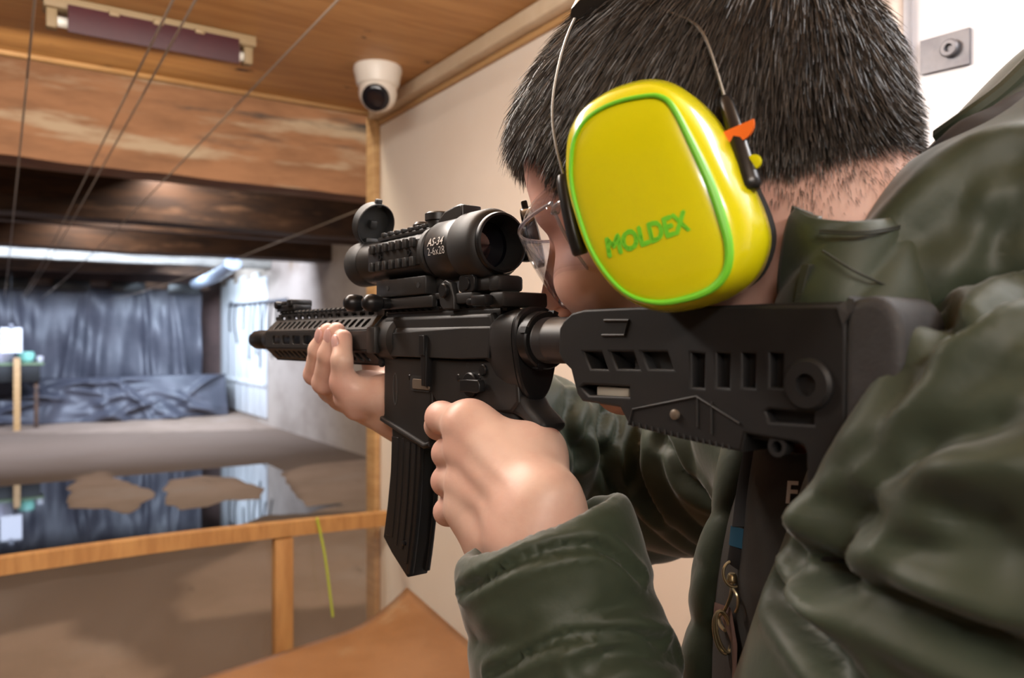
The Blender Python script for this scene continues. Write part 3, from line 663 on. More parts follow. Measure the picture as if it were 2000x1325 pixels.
# ---- head frame
HY, HP, HR = math.radians(54), math.radians(15), math.radians(5)
f0 = -math.sin(HY)*RT+math.cos(HY)*FW; l0 = -math.cos(HY)*RT-math.sin(HY)*FW
hf = f0*math.cos(HP)-UP*math.sin(HP); hu = UP*math.cos(HP)+f0*math.sin(HP)
hl = l0*math.cos(HR)-hu*math.sin(HR); hu = hu*math.cos(HR)+l0*math.sin(HR)
HC = cs(.118, .073, .470); HS = 1.06
def H(x, y, z): return HC+(hf*x+hl*y+hu*z)*HS
HAX = np.array([hf, hl, hu])
HM = Matrix([[*(HAX[:, i]), HC[i]] for i in range(3)]+[[0, 0, 0, 1]])
# ---- torso frame
TR = np.array([.562, .828, 0.]); TR /= np.linalg.norm(TR); TF = np.array([-TR[1], TR[0], 0]); TAX = np.array([TR, TF, UP])
TC = np.array([.445, .265, 1.18])
SHL = cs(.2245, -.070, .315); SHR = TC+TR*.165+UP*.20
ELL = cs(.092, -.430, .405); ELR = np.array([.555, .615, 1.295])
WRS = rw(1062, 1050, .030); WRL = rw(1050, 1050, .028); WRR = rl(.215, -.030, -.064)
body = SDF()
e = lambda c, r, k=.012, op='add': body.ell(H(*c), np.array(r)*HS, HAX, k, op)
e((-.008, 0, .048), (.098, .075, .086)); e((.042, 0, .045), (.055, .062, .064), .02); e((.040, 0, -.018), (.052, .058, .072), .02)
for sg in (1, -1):
    body.cap(H(-.002, sg*.050, -.045), H(.065, sg*.018, -.078), .017*HS, .014*HS, .02)
    body.cap(H(.084, sg*.010, .030), H(.070, sg*.044, .028), .010*HS, .009*HS, .012)
    e((.060, sg*.044, -.016), (.020, .017, .016), .018); e((.097, sg*.032, .010), (.018, .016, .012), .010, 'sub')
    e((.004, sg*.077, -.004), (.018, .008, .030), .006); e((.103, sg*.011, -.030), (.010, .007, .007), .005)
e((.081, 0, -.080), (.018, .020, .017), .02)
body.cap(H(.093, 0, .020), H(.116, 0, -.022), .008*HS, .0095*HS, .010); body.cap(H(.099, -.018, -.048), H(.099, .018, -.048), .0055, .0055, .006); body.cap(H(.097, -.015, -.057), H(.097, .015, -.057), .006, .006, .004)
NB = TC+UP*.235-TF*.005-TR*.035
NK0 = len(body.p); body.cap(H(-.030, 0, -.01), NB, .058, .068, .03); body.cap(H(-.055, 0, .0), NB-TF*.03, .045, .06, .03)
# torso and arms (under the clothes)
body.ell(TC, (.150, .098, .255), TAX, .03); body.cap(NB-UP*.03, SHL+(TC-SHL)*.25, .05, .055, .03); body.cap(NB-UP*.03, SHR, .05, .05, .03)
body.chain([SHL, ELL, WRL+(ELL-WRL)*.30, WRL], [.055, .042, .033, .025], .02); body.chain([SHR, ELR, WRR+(ELR-WRR)*.35, WRR], [.052, .040, .036, .026], .02)
# ---- left hand round the grip; joints in rifle space
KN = []
def finger(J, R, k=.0035): body.chain(J, R, k); KN.append((J[1], R[1]*1.5)); KN.append((J[-1], R[-1]*1.3))
LM_ = [rw(918, 832, .032), rw(915, 884, .0345), rw(918, 936, .0345), rw(926, 990, .032)]
LP_ = [rw(862, 816, .031), rw(874, 886, .0285), rw(872, 940, .0285), rw(874, 1000, .0275)]
finger([LM_[0], LP_[0], rw(856, 832, .020), rw(872, 848, .007)], [.0125, .0108, .0095, .0085])
finger([LM_[1], LP_[1], rl(.062, .004, -.084), rl(.046, -.020, -.088)], [.0118, .0104, .0095, .0085])
finger([LM_[2], LP_[2], rl(.057, .004, -.103), rl(.038, -.021, -.106)], [.0114, .0101, .0093, .0082])
finger([LM_[3], LP_[3], rl(.049, .004, -.122), rl(.031, -.020, -.124)], [.0105, .0092, .0084, .0075])
wa, wb = rw(1060, 1000, .036), rw(1000, 1045, .036)
for mcp, tgt, r in ((LM_[0], rw(1070, 975, .026), .0160), (LM_[1], rw(1050, 1000, .030), .0165), (LM_[2], rw(1025, 1025, .031), .0165), (LM_[3], rw(990, 1050, .029), .0165)):
    body.cap(mcp, tgt, r*.72, r*.98, .009); body.cap(tgt, WRL, r*.98, .022, .016); body.ell(mcp+RL*.0065, (.0085, .0085, .0085), None, .007); body.cap(mcp+RL*.0085, tgt+RL*.0145, .0032, .0030, .008)
body.cap(LM_[3], rw(975, 1068, .022), .014, .022, .02); body.chain([rw(1072, 1000, .020), rw(1050, 885, .006), rw(1005, 848, -.018), rl(.045, -.026, -.055), rl(.070, -.024, -.056)], [.019, .0150, .0120, .0105, .0092], .012)
body.cap(LM_[0], rw(1035, 895, .012), .011, .013, .02)
KN += [(LM_[i], .013) for i in range(4)]
# ---- right hand under the handguard
RMc = [rl(.318, -.004, -.046), rl(.296, -.004, -.049), rl(.274, -.004, -.050), rl(.254, -.006, -.050)]
finger([RMc[0], rw(614, 732, .026), rw(622, 683, .0315), rw(640, 648, .0285)], [.0110, .0095, .0086, .0076])
finger([RMc[1], rw(632, 748, .028), rw(642, 692, .0325), rw(657, 648, .0290)], [.0115, .0100, .0090, .0080])
finger([RMc[2], rw(668, 744, .030), rw(668, 704, .0330), rw(670, 662, .0290)], [.0112, .0098, .0088, .0079])
finger([RMc[3], rl(.236, .014, -.060), rl(.240, .022, -.050), rl(.244, .020, -.042)], [.0100, .0086, .0076, .0066])
for i, m_ in enumerate(RMc): body.cap(m_, WRR+RF*(.012-.008*i), .0135, .018, .016)
body.cap(RMc[3], WRR, .016, .022, .02); body.cap(rw(690, 772, .020), rw(775, 768, -.008), .0125, .019, .015)
body.chain([WRR+RL*-.01, rl(.262, -.036, -.050), rl(.290, -.034, -.022), rl(.312, -.031, .000)], [.018, .0135, .0115, .0095], .010)
M_skin = mat('skin', (.62, .425, .34), .46, col2=(.58, .36, .285), scale=28, sss=.08, bump=.06, bscale=260, tint=(.52, .235, .19), spec=.45)
Vb, Fb = body.mesh(.0022)
person = meshobj('person', Vb, Fb, M_skin)
tag(person, 'person in an olive quilted jacket, ear defenders and clear glasses, aiming the rifle', 'person')
tn = np.zeros(len(Vb))
for p_, r_ in KN: tn = np.maximum(tn, np.exp(-(np.linalg.norm(Vb-p_, axis=1)/r_)**2)*.55)
hl_ = (Vb-HC)@HAX.T; face = (np.linalg.norm(hl_, axis=1) < .16); tn = np.where(face, .45+.15*np.sin(hl_[:, 2]*40), tn)  # face tinted darker red-brown, its shadow put into the skin colour
at = person.data.attributes.new('tint', 'FLOAT', 'POINT'); at.data.foreach_set('value', tn.astype(np.float32))
for sg in (1, -1):
    mb = MB().lathe(H(.0705, sg*.032, .009), hf, [(-.0115*math.cos(a), .0115*math.sin(a)+1e-5) for a in np.linspace(0, math.pi, 14)], 20)
    o = mb.build('eye', mat('eye_white', (.75, .72, .68), .25), person)
    MB().lathe(H(.0705, sg*.032, .009)+hf*.0101, hf, [(0, .0055), (.0011, .0045), (.0016, .001)], 16).build('iris', mat('iris_brown', (.05, .03, .02), .2), o)
# ------------------------------------------------------------------ clothing
M_jkt = mat('olive_nylon', (.032, .044, .026), .56, col2=(.027, .037, .022), scale=14, spec=.38, sheen=.2, bump=.10, bscale=220)
M_jkt_in = mat('olive_lining', (.065, .074, .056), .45, spec=.5, bump=.08, bscale=220)
M_lining = mat('black_lining', (.010, .010, .012), .6)
M_shirt = mat('dark_shirt', (.018, .015, .012), .85, col2=(.022, .019, .015), scale=60, bump=.1, bscale=500)
M_thread = mat('seam_thread', (.022, .025, .017), .7)
jk = SDF()
CUF = WRS+(ELL-WRS)*.03
ld = (ELL-WRS)/np.linalg.norm(ELL-WRS)
LF1 = WRS+ld*.10
RCUF = rw(905, 792, -.045); rd = (ELR-RCUF)/np.linalg.norm(ELR-RCUF)
jk.ell(TC-UP*.02, (.178, .125, .33), TAX, .05)
jk.cap(SHL, NB-TF*.04-UP*.03, .082, .07, .04); jk.cap(SHR, NB-TF*.03-UP*.03, .078, .07, .04)
jk.ell(NB-TF*.05-UP*.06, (.13, .09, .10), TAX, .04)
# hem cut, open front, cuff openings
jk.box(TC-UP*.53, (.4, .4, .2), TAX, .005, .02, 'sub')
jk.box(TC+TF*.14+TR*-.006-UP*.05, (.052, .10, .36), TAX, .03, .03, 'sub')
jk.cap(NB+UP*.10+TF*.02, NB-UP*.02+TF*.03, .075, .062, .02, 'sub')
jk.chain([CUF-ld*.06, CUF+ld*.03, LF1, ELL], [.0505, .0525, .0585, .074], .01); jk.chain([ELL, ELL+(SHL-ELL)*.55+RT*.028, SHL], [.064, .080, .092], .03)
jk.cap(cam(1745, 1350, .352), ELL, .058, .064, .025); jk.chain([RCUF, RCUF+rd*.08, ELR], [.045, .058, .070], .01); jk.chain([ELR, (ELR+SHR)/2+np.array([.01, .0, -.005]), SHR], [.070, .076, .080], .03)
cn_ = ld+RT*.20; cn_ /= np.linalg.norm(cn_); x_, y_, _ = frame_of(cn_); jk.box(CUF-ld*.018-cn_*.05, (.12, .12, .05), np.array([x_, y_, cn_]), .002, .010, 'sub'); jk.cap(CUF-ld*.07, CUF+ld*.05, .044, .040, .008, 'sub')
x_, y_, _ = frame_of(rd); jk.box(RCUF-rd*.045, (.1, .1, .05), np.array([x_, y_, rd]), .002, .010, 'sub'); jk.cap(RCUF-rd*.02, RCUF+rd*.05, .038, .036, .008, 'sub')
V, F = jk.mesh(.0032)
def seg_t(P, a, b):
    ab = b-a; L = np.linalg.norm(ab); t = ((P-a)@ab)/L; q = P-a-np.clip(t/L, 0, 1)[:, None]*ab
    return t, np.linalg.norm(q, axis=1)
def puff(t, seams, wd=.0045):
    """0 in a seam, 1 on top of the quilted chamber"""
    s = np.array(seams); d = np.min(np.abs(t[:, None]-s[None]), axis=1); i = np.clip(np.searchsorted(s, t), 1, len(s)-1)
    half = (s[i]-s[i-1])/2; return np.clip(1-(1-np.clip(d/np.maximum(half, .01), 0, 1))**2, 0, 1)**.75
G = jk.grad(V)
tl, dl = seg_t(V, CUF, ELL); tu, du = seg_t(V, ELL, SHL); tr, dr = seg_t(V, RCUF, ELR); tv, dv = seg_t(V, ELR, SHR)
dist = np.stack([dl, du-.006, dr, dv-.004, np.abs(np.linalg.norm(((V-TC)@TAX.T)[:, :2]/np.array([.178, .125]), axis=1))*.14-.055+.06], 1); who = dist.argmin(1)
wob = vnoise(V, 30, 5)*.004
D = np.zeros(len(V)); puck = vnoise(V, 130, 9)
pl = puff(tl+wob, [-.03, .031, .080, .130, .185, .24, .30]); D = np.where(who == 0, pl*.0055-.003+.0026*puck*(1-pl)**.7+vnoise(V, 40, 11)*.0014*pl, D)
pu = puff(tu+wob*2, [-.06, .02, .095, .17, .245, .33]); D = np.where(who == 1, vnoise(V, 20, 12)*.0008, D)
fr = np.sin((tr+wob*2)*2*math.pi/.085+vnoise(V, 26, 13)*1.6); D = np.where(who == 2, np.abs(fr)**.7*.0075-.005+vnoise(V, 45, 16)*.0014, D)
fv = np.sin((tv+wob*2)*2*math.pi/.075+vnoise(V, 18, 14)); D = np.where(who == 3, np.abs(fv)**.8*.0065-.004, D)
pt = puff(V[:, 2]+((V-TC)@TR)*.25+wob, list(np.arange(.6, 1.6, .068))); D = np.where(who == 4, pt*.0055-.003+vnoise(V, 22, 15)*.001, D)
nbr = F[:, [0, 1, 2, 3]]
def smooth_field(D, it):
    for _ in range(it):
        acc = np.zeros_like(D); cnt = np.zeros_like(D)
        for a, b in ((0, 1), (1, 2), (2, 3), (3, 0)):
            np.add.at(acc, F[:, a], D[F[:, b]]); np.add.at(acc, F[:, b], D[F[:, a]]); np.add.at(cnt, F[:, a], 1); np.add.at(cnt, F[:, b], 1)
        D = .5*D+.5*acc/np.maximum(cnt, 1)
    return D
D = smooth_field(D, 2)
def crease(V, G, F, lines):
    """press real folds into the cloth along lines on its surface"""
    bvh = BVHTree.FromPolygons([Vector(p) for p in V], F.tolist()); out = np.zeros(len(V))
    for pts, dep, wd in lines:
        P3 = []
        for px, py in smoothpath(np.array(pts, float), 10):
            h = bvh.ray_cast(Vector(EYE), Vector(ray(px, py)))
            if h[0] is not None: P3.append(np.array(h[0]))
        if len(P3) < 2: continue
        P3 = np.array(P3); md = np.median(np.linalg.norm(P3-EYE, axis=1)); P3 = P3[np.abs(np.linalg.norm(P3-EYE, axis=1)-md) < .14]
        lo, hi = P3.min(0)-4*wd, P3.max(0)+4*wd; m = np.where(((V > lo) & (V < hi)).all(1))[0]
        if len(m) == 0: continue
        d = np.min(np.linalg.norm(V[m][:, None]-P3[None], axis=2), axis=1)
        e0 = np.minimum(np.linalg.norm(V[m]-P3[0], axis=1), np.linalg.norm(V[m]-P3[-1], axis=1)); fade = np.clip(e0/(2.5*wd)+.25, 0, 1)
        out[m] += fade*dep*1.5*(-np.exp(-(d/wd)**2)+.45*np.exp(-((d-2.3*wd)/(1.1*wd))**2))
    return out
FOLDS = [([(1622, 1091), (1687, 969), (1723, 926), (1795, 875), (1903, 832), (2030, 775)], .008, .007), ([(1660, 1030), (1723, 1005), (1810, 983), (1881, 1005), (2030, 1040)], .008, .007),
         ([(1586, 1098), (1637, 1127), (1759, 1185), (1903, 1249), (2030, 1288)], .009, .0065), ([(1529, 1156), (1586, 1235), (1666, 1340)], .007, .006), ([(1781, 617), (1824, 609), (1874, 652), (1932, 609), (2030, 540)], .006, .006),
         ([(1640, 960), (1702, 861), (1759, 775), (1824, 688), (1867, 656)], .005, .006), ([(1740, 900), (1817, 804), (1900, 750), (2030, 690)], .005, .007), ([(1640, 1105), (1780, 1090), (1900, 1110), (2030, 1150)], .005, .007), ([(1720, 1080), (1850, 1060), (2030, 1100)], .003, .006),
         ([(1150, 1300), (1220, 1272), (1320, 1280)], .004, .005), ([(1000, 1240), (1040, 1180), (1110, 1160)], .0012, .006), ([(905, 1155), (1031, 1090), (1168, 1068), (1253, 1132)], .0040, .0026), ([(960, 1316), (1088, 1252), (1213, 1235), (1295, 1252)], .0040, .0026),
         ([(1120, 780), (1110, 830), (1130, 890)], .005, .006), ([(1185, 790), (1175, 870), (1200, 960)], .005, .006), ([(1250, 830), (1240, 910), (1280, 1000)], .005, .006), ([(1300, 860), (1330, 930), (1390, 970)], .005, .006)]
V = V+G*D[:, None]
D2 = crease(V, G, F, FOLDS)
V = V+G*D2[:, None]
jacket = meshobj('jacket', V, F, M_jkt, person); jacket['label'] = 'olive green quilted puffer jacket, open at the front'
# shirt under the open jacket
sh = SDF(); sh.ell(TC-UP*.02, (.158, .106, .32), TAX, .03); sh.box(TC-UP*.50, (.4, .4, .2), TAX, .005, .02, 'sub'); sh.cap(NB-UP*.01, NB-UP*.08, .082, .09, .03); sh.cap(NB+UP*.10+TF*.015, NB+TF*.02, .07, .066, .01, 'sub')
V2, F2 = sh.mesh(.007); G2 = sh.grad(V2); V2 = V2+G2*(vnoise(V2, 22, 21)*.003)[:, None]
shirt = meshobj('shirt', V2, F2, M_shirt, person)
# collar: a quilted band round the neck, made as a lofted sheet with thickness
def loft_sheet(name, rows, m, parent, thick=.008, puffs=0., n=8, seed=0):
    rows = [smoothpath(np.array([cam(*p) for p in r]), n) for r in rows]; R_ = np.array(rows)
    up_ = np.array([smoothpath(R_[:, j], 8) for j in range(R_.shape[1])]); nj, ni = up_.shape[:2]
    Vv = up_.reshape(-1, 3); ix = np.arange(nj*ni).reshape(nj, ni); Ff = np.stack([ix[:-1, :-1], ix[1:, :-1], ix[1:, 1:], ix[:-1, 1:]], -1).reshape(-1, 4)
    du = np.gradient(up_, axis=0); dv2 = np.gradient(up_, axis=1); nn = np.cross(du, dv2); nn /= np.maximum(np.linalg.norm(nn, axis=2), 1e-9)[..., None]
    if (nn.reshape(-1, 3).mean(0))@(EYE-Vv.mean(0)) < 0: nn = -nn; Ff = Ff[:, ::-1]
    N_ = nn.reshape(-1, 3)
    if puffs:
        uu = np.linspace(0, 1, nj)[:, None]*np.ones(ni)[None]; vv = np.ones(nj)[:, None]*np.linspace(0, 1, ni)[None]
        p = (np.abs(np.sin((uu*3.0+vv*1.4)*math.pi))**.6-.5)*puffs*np.minimum(1, 6*vv)+puffs*.3*vnoise(Vv, 60, seed).reshape(nj, ni); Vv = Vv+N_*p.reshape(-1)[:, None]
    o = meshobj(name, Vv, np.ascontiguousarray(Ff), m, parent); md = o.modifiers.new('thickness', 'SOLIDIFY'); md.thickness = thick; md.offset = -1
    md.use_rim = True
    return o
collar = loft_sheet('collar', [[(1551, 404, .372), (1600, 428, .352), (1690, 430, .345), (1770, 416, .362), (1835, 345, .41), (1870, 310, .47)],
                               [(1538, 450, .372), (1590, 490, .348), (1690, 495, .338), (1790, 470, .350), (1880, 385, .40), (1920, 350, .45)],
                               [(1510, 560, .378), (1580, 590, .346), (1690, 590, .330), (1810, 560, .340), (1920, 470, .385), (1960, 420, .43)],
                               [(1500, 680, .385), (1590, 690, .350), (1700, 680, .330), (1830, 640, .335), (1960, 540, .37), (2010, 480, .42)]], M_jkt, jacket, .010, .004, 8, 3)
loft_sheet('collar_facing', [[(1546, 402, .377), (1566, 412, .369), (1588, 424, .355)], [(1540, 440, .378), (1560, 455, .367), (1597, 470, .351)], [(1540, 455, .379), (1568, 490, .364), (1592, 518, .3495)]], M_jkt_in, jacket, .004)
zp = [cam(1578, 520, .3465), cam(1568, 560, .349), cam(1558, 620, .352)]
for k_ in range(22):
    q_ = smoothpath(np.array(zp), 11)[k_]; MB().box(q_-np.array([.002, .002, .0008]), q_+np.array([.002, .002, .0008]), .0004).build('zipper_tooth', M_thread, jacket, False)
for y0_ in (0, 1): MB().tube(smoothpath([cam(1600, 450+y0_*5, .3445), cam(1690, 452+y0_*5, .3355), cam(1765, 440+y0_*5, .3500)], 8), .00055, 6).build('collar_seam', M_thread, collar)
MB().tube(smoothpath([cam(1606, 490, .3405), cam(1670, 530, .330), cam(1750, 566, .3335)], 8), .0006, 6).build('collar_seam', M_thread, collar)
# hood lying on the shoulders behind the neck
hd = SDF(); hd.cap(cam(1935, 415, .445), cam(2140, 250, .43), .047, .052, .02); hd.cap(cam(1740, 545, .368), cam(1900, 470, .375), .026, .040, .03); hd.cap(cam(1900, 470, .375), cam(2120, 370, .375), .040, .052, .03); hd.cap(cam(1850, 420, .41), cam(2000, 330, .42), .026, .04, .03); hd.cap(cam(2140, 250, .43), cam(2300, 300, .55), .05, .05, .03)
V3, F3 = hd.mesh(.0045); G3 = hd.grad(V3)
V3 = V3+G3*(vnoise(V3, 24, 31)*.002)[:, None]; V3 = V3+G3*crease(V3, G3, F3, [([(1800, 500), (1880, 440), (1960, 400), (2020, 330)], .005, .010), ([(1830, 450), (1900, 350), (1960, 330)], .004, .008), ([(1920, 560), (1960, 470), (2030, 430)], .006, .008)])[:, None]
hood = meshobj('hood', V3, F3, M_jkt, jacket)
hl2 = SDF(); hl2.cap(cam(1778, 412, .380), cam(1900, 290, .392), .011, .013, .01); hl2.ell(cam(1925, 282, .388), (.016, .052, .014), np.array([FW, (cam(2010, 185, .405)-cam(1850, 300, .405))/np.linalg.norm(cam(2010, 185, .405)-cam(1850, 300, .405)), np.cross(FW, (cam(2010, 185, .405)-cam(1850, 300, .405))/np.linalg.norm(cam(2010, 185, .405)-cam(1850, 300, .405)))]), .01)
V4, F4_ = hl2.mesh(.003); meshobj('hood_lining', V4, F4_, M_lining, jacket)
MB().tube(smoothpath([cam(1838, 268, .42), cam(1890, 232, .405), cam(1960, 180, .40), cam(2030, 110, .40)], 6), .0055, 10).build('hood_edge', M_jkt, jacket)
# trousers and shoes (below the frame)
M_tr = mat('dark_trousers', (.02, .022, .03), .85); M_shoe = mat('black_shoe', (.015, .015, .016), .6)
tr_ = SDF(); P0 = TC-UP*.30
tr_.ell(P0, (.16, .115, .14), TAX, .03)
for sg, fx in ((1, .10), (-1, -.10)):
    k1 = P0+TR*fx-UP*.10; k2 = P0+TR*fx*1.15-UP*.46+TF*.02; k3 = P0+TR*fx*1.25-UP*.83; tr_.chain([k1, k2, k3], [.092, .068, .056], .03)
V5, F5 = tr_.mesh(.010); meshobj('trousers', V5, F5, M_tr, person)
for sg, fx in ((1, .10), (-1, -.10)):
    b_ = P0+TR*fx*1.25+TF*.05; b_[2] = 0; s_ = SDF(); s_.ell(b_+UP*.045, (.045, .125, .05), TAX, .01); s_.cap(b_-TF*.05+UP*.05, b_-TF*.05+UP*.085, .045, .045, .02); s_.box(b_-UP*.05, (.3, .3, .0545), TAX, .001, .003, 'sub')
    V6, F6 = s_.mesh(.008); meshobj('shoe', V6, F6, M_shoe, person)
# ------------------------------------------------------------------ hair
scalp = SDF(); scalp.p = [q for q in body.p[:3]]+body.p[NK0:NK0+2]
def hairline(L):
    """height of the hair border (head space) for each point"""
    x, y, z = L[:, 0], np.abs(L[:, 1]), L[:, 2]
    front = .082; side = .030; nape = -.006
    h = np.where(x > .062, front, np.where(x > .045, side+(front-side)*(x-.045)/.017, np.where(x > .012, -.010+(side+.010)*(x-.012)/.033, np.where(x > -.03, .012+(-.010-.012)*np.clip((x+.03)/.042, 0, 1), .012+(nape-.012)*np.clip((-.03-x)/.030, 0, 1)))))
    return h
Lh = ((Vb-HC)@HAX.T)/HS
head_m = (np.linalg.norm(Lh-np.array([0, 0, .04]), axis=1) < .16)
def inhair(L): return L[:, 2]-hairline(L)
# under-layer: a dark cap just above the scalp
sel = head_m & (inhair(Lh) > .004); fsel = sel[Fb].all(1); used = np.unique(Fb[fsel]); remap = -np.ones(len(Vb), int); remap[used] = np.arange(len(used))
Nb = body.grad(Vb[used]); thick = np.clip((inhair(Lh[used])-.004)/.05, .02, 1)
capV = Vb[used]+Nb*(.0005+.0030*thick)[:, None]
M_hair = mat('dark_hair', (.031, .025, .021), .42, col2=(.058, .048, .040), scale=90, spec=.6)
hair = meshobj('hair', capV, remap[Fb[fsel]], M_hair, person); hair['label'] = 'short dark brown hair, longer on top and faded at the nape'
# strands
NS = 90000
hv = np.where(head_m & (inhair(Lh) > -.026) & ((Lh[:, 0] < .03) | (inhair(Lh) > -.008)))[0]; pick = rng.choice(hv, NS); P = Vb[pick]+rng.normal(size=(NS, 3))*.0012
L = ((P-HC)@HAX.T)/HS; ih = inhair(L); keep = rng.uniform(size=NS) < np.clip((ih+.026)/.032, .0, 1)**1.8; P, L, ih = P[keep], L[keep], ih[keep]; NS = len(P)
top = np.clip((L[:, 2]-.03)/.09, 0, 1); ln = np.where(ih < .004, .0035+.0035*np.clip((ih+.02)/.024, 0, 1), .012+.014*np.clip(ih/.04, 0, 1)+.028*top)*rng.uniform(.7, 1.25, NS)
fr = np.clip((L[:, 0]-.03)/.05, 0, 1)*np.clip((L[:, 2]-.05)/.04, 0, 1); ln = ln*(1+.10*fr); ln = np.where(L[:, 0] < .02, np.minimum(ln, .005+np.maximum(ih, 0)*.55), np.where(L[:, 2] < .075, np.minimum(ln, .020), ln))
whorl = np.array([-.075, .0, .105])
seg = 5; pts = np.empty((NS, seg+1, 3)); N0 = scalp.grad(P); 
T = (L-whorl); T = T/np.maximum(np.linalg.norm(T, axis=1), .02)[:, None]; T = T@HAX; T = T+hf*.25*(L[:, 2] > .03)[:, None]-UP*(.75-.35*top)[:, None]
T = T+rng.normal(size=(NS, 3))*.16+vnoise(P, 90, 41)[:, None]*.12*hf+vnoise(P, 110, 42)[:, None]*.10*hl
T -= N0*np.einsum('ij,ij->i', T, N0)[:, None]; T /= np.linalg.norm(T, axis=1)[:, None]
lift = rng.uniform(.06, .24, NS)+.06*vnoise(P, 70, 43); layer = .0030+.0110*np.clip(ih/.04, 0.05, 1)*rng.uniform(.35, 1.25, NS)
Q = P.copy(); pts[:, 0] = Q; Dv = T+N0*lift[:, None]*1.6
for k in range(seg):
    Dv /= np.linalg.norm(Dv, axis=1)[:, None]; Q = Q+Dv*(ln/seg)[:, None]
    d = scalp.ev(Q); Nn = scalp.grad(Q); tgt = layer*(k+1)/seg
    Q = Q+Nn*np.clip(tgt*.8-d, 0, .01)[:, None]
    Dv = Dv-Nn*(np.einsum('ij,ij->i', Dv, Nn)*.55)[:, None]*(d > tgt)[:, None]-UP*.10+rng.normal(size=(NS, 3))*.03
    pts[:, k+1] = Q
wv = np.cross(Dv, rng.normal(size=(NS, 3))); wv /= np.linalg.norm(wv, axis=1)[:, None]
wd_ = (rng.uniform(.00018, .00040, NS)*np.clip(ln/.014, .35, 1))[:, None]*np.array([1, 1, .95, .8, .55, .12])[None]
SV = np.stack([pts-wv[:, None]*wd_[..., None], pts+wv[:, None]*wd_[..., None]], 2).reshape(-1, 3)
b0 = np.arange(NS)[:, None]*(2*(seg+1))+2*np.arange(seg)[None]; SF = np.stack([b0, b0+1, b0+3, b0+2], -1).reshape(-1, 4)
strands = meshobj('hair_strands', SV, SF, M_hair, hair); strands['kind'] = 'stuff'
# brow
bp = []
for k in range(70):
    a = rng.uniform(0, 1); base = H(.0905-.018*a**2, .014+.034*a, .030+.004*math.sin(a*3)); bp.append((base, base+hl*.006*HS+hu*rng.uniform(-.002, .003)+hf*.002))
mb = MB(); [mb.tube([a, b], [.0004, .0001], 3) for a, b in bp]; mb.build('eyebrow', M_hair, hair)

# ------------------------------------------------------------------ ear defenders
M_yel = mat('glossy_yellow_plastic', (.64, .60, .004), .20, spec=.5, coat=.5)
M_grn = mat('green_stripe', (.17, .62, .03), .35)
M_blk = mat('black_plastic', (.012, .012, .013), .32)
M_foam = mat('black_foam', (.015, .015, .015), .8)
M_wire = mat('steel_wire', (.25, .24, .22), .38, metal=.9)
ear = empty('ear_defenders', 'bright yellow ear defenders with green stripe, worn over dark hair', 'ear defenders', M=HM)
HMi = np.array(HM.inverted())
def hloc(p): return (HMi[:3, :3]@np.array(p).T).T+HMi[:3, 3] if np.ndim(p) == 1 else np.array(p)@HMi[:3, :3].T+HMi[:3, 3]
def hplane(px, py, y):
    o = hloc(EYE); d = HMi[:3, :3]@ray(px, py); t = (y-o[1])/d[1]; return o+d*t
OUT = [(1112, 300), (1120, 250), (1150, 205), (1200, 172), (1265, 155), (1320, 165), (1370, 205), (1410, 260), (1450, 340), (1485, 420), (1494, 480), (1470, 545), (1420, 585), (1350, 606), (1290, 610), (1235, 590), (1190, 548), (1155, 490), (1130, 420), (1115, 360)]
FACE = [(1117, 320), (1124, 270), (1150, 230), (1200, 202), (1262, 188), (1295, 191), (1318, 213), (1350, 275), (1385, 350), (1410, 420), (1425, 480), (1420, 530), (1390, 565), (1340, 584), (1285, 591), (1232, 577), (1190, 540), (1155, 485), (1132, 420), (1119, 365)]
YO, YF = .107, .126
ro = smoothpath(np.array([hplane(x, y, YO) for x, y in OUT]), 4, True); rf = smoothpath(np.array([hplane(x, y, YF) for x, y in FACE]), 4, True)
co_, cf_ = ro.mean(0), rf.mean(0); n = len(ro)
def ringmix(a, b, t): return a*(1-t)+b*t
rings = [co_+(ro-co_)*.90+np.array([0, -.020, 0]), co_+(ro-co_)*.985+np.array([0, -.012, 0]), ro.copy(), ringmix(ro, rf, .30)+np.array([0, .0040, 0]), ringmix(ro, rf, .62)+np.array([0, .0042, 0]), ringmix(ro, rf, .85)+np.array([0, .0018, 0]), rf.copy()]
for t, dy in ((.93, .0012), (.80, .0026), (.62, .0036), (.42, .0043), (.2, .0047), (.03, .0048)): rings.append(cf_+(rf-cf_)*t+np.array([0, dy, 0]))
Vc = np.concatenate(rings); Fc = []
for j in range(len(rings)-1):
    for i in range(n): Fc.append((j*n+i, j*n+(i+1) % n, (j+1)*n+(i+1) % n, (j+1)*n+i))
Fc += [tuple(range(n)), tuple(range((len(rings)-1)*n, len(rings)*n))]
def both(mb, name, m, parent=ear):
    """left piece as seen, right piece mirrored across the head"""
    o = mb.build(name, m, parent, True, 60)
    me = o.data.copy(); 
    for v in me.vertices: v.co.y = -v.co.y
    me.flip_normals(); o2 = wrap(name, me, m, parent, True, 60); return o, o2
cup, cup2 = both(MB().add(Vc, Fc), 'ear_cup', M_yel)
gl = rf+np.array([0, .0009, 0]); gwd = np.array([.0010+.0012*max(0, math.cos(math.atan2(p[2]-cf_[2], p[0]-cf_[0])-math.radians(200))) for p in rf])
mb = MB().tube(list(gl), list(gwd), 8, closed=True, flat=1.0); go = mb.build('green_stripe', M_grn, cup); g2 = go.data.copy()
for v in g2.vertices: v.co.y = -v.co.y
g2.flip_normals(); wrap('green_stripe', g2, M_grn, cup2)
cush = [co_+(ro-co_)*s_+np.array([0, d_, 0]) for s_, d_ in ((.80, -.034), (.92, -.032), (.95, -.026), (.90, -.019))]
Vf = np.concatenate(cush); Ff_ = []
for j in range(3):
    for i in range(n): Ff_.append((j*n+i, j*n+(i+1) % n, (j+1)*n+(i+1) % n, (j+1)*n+i))
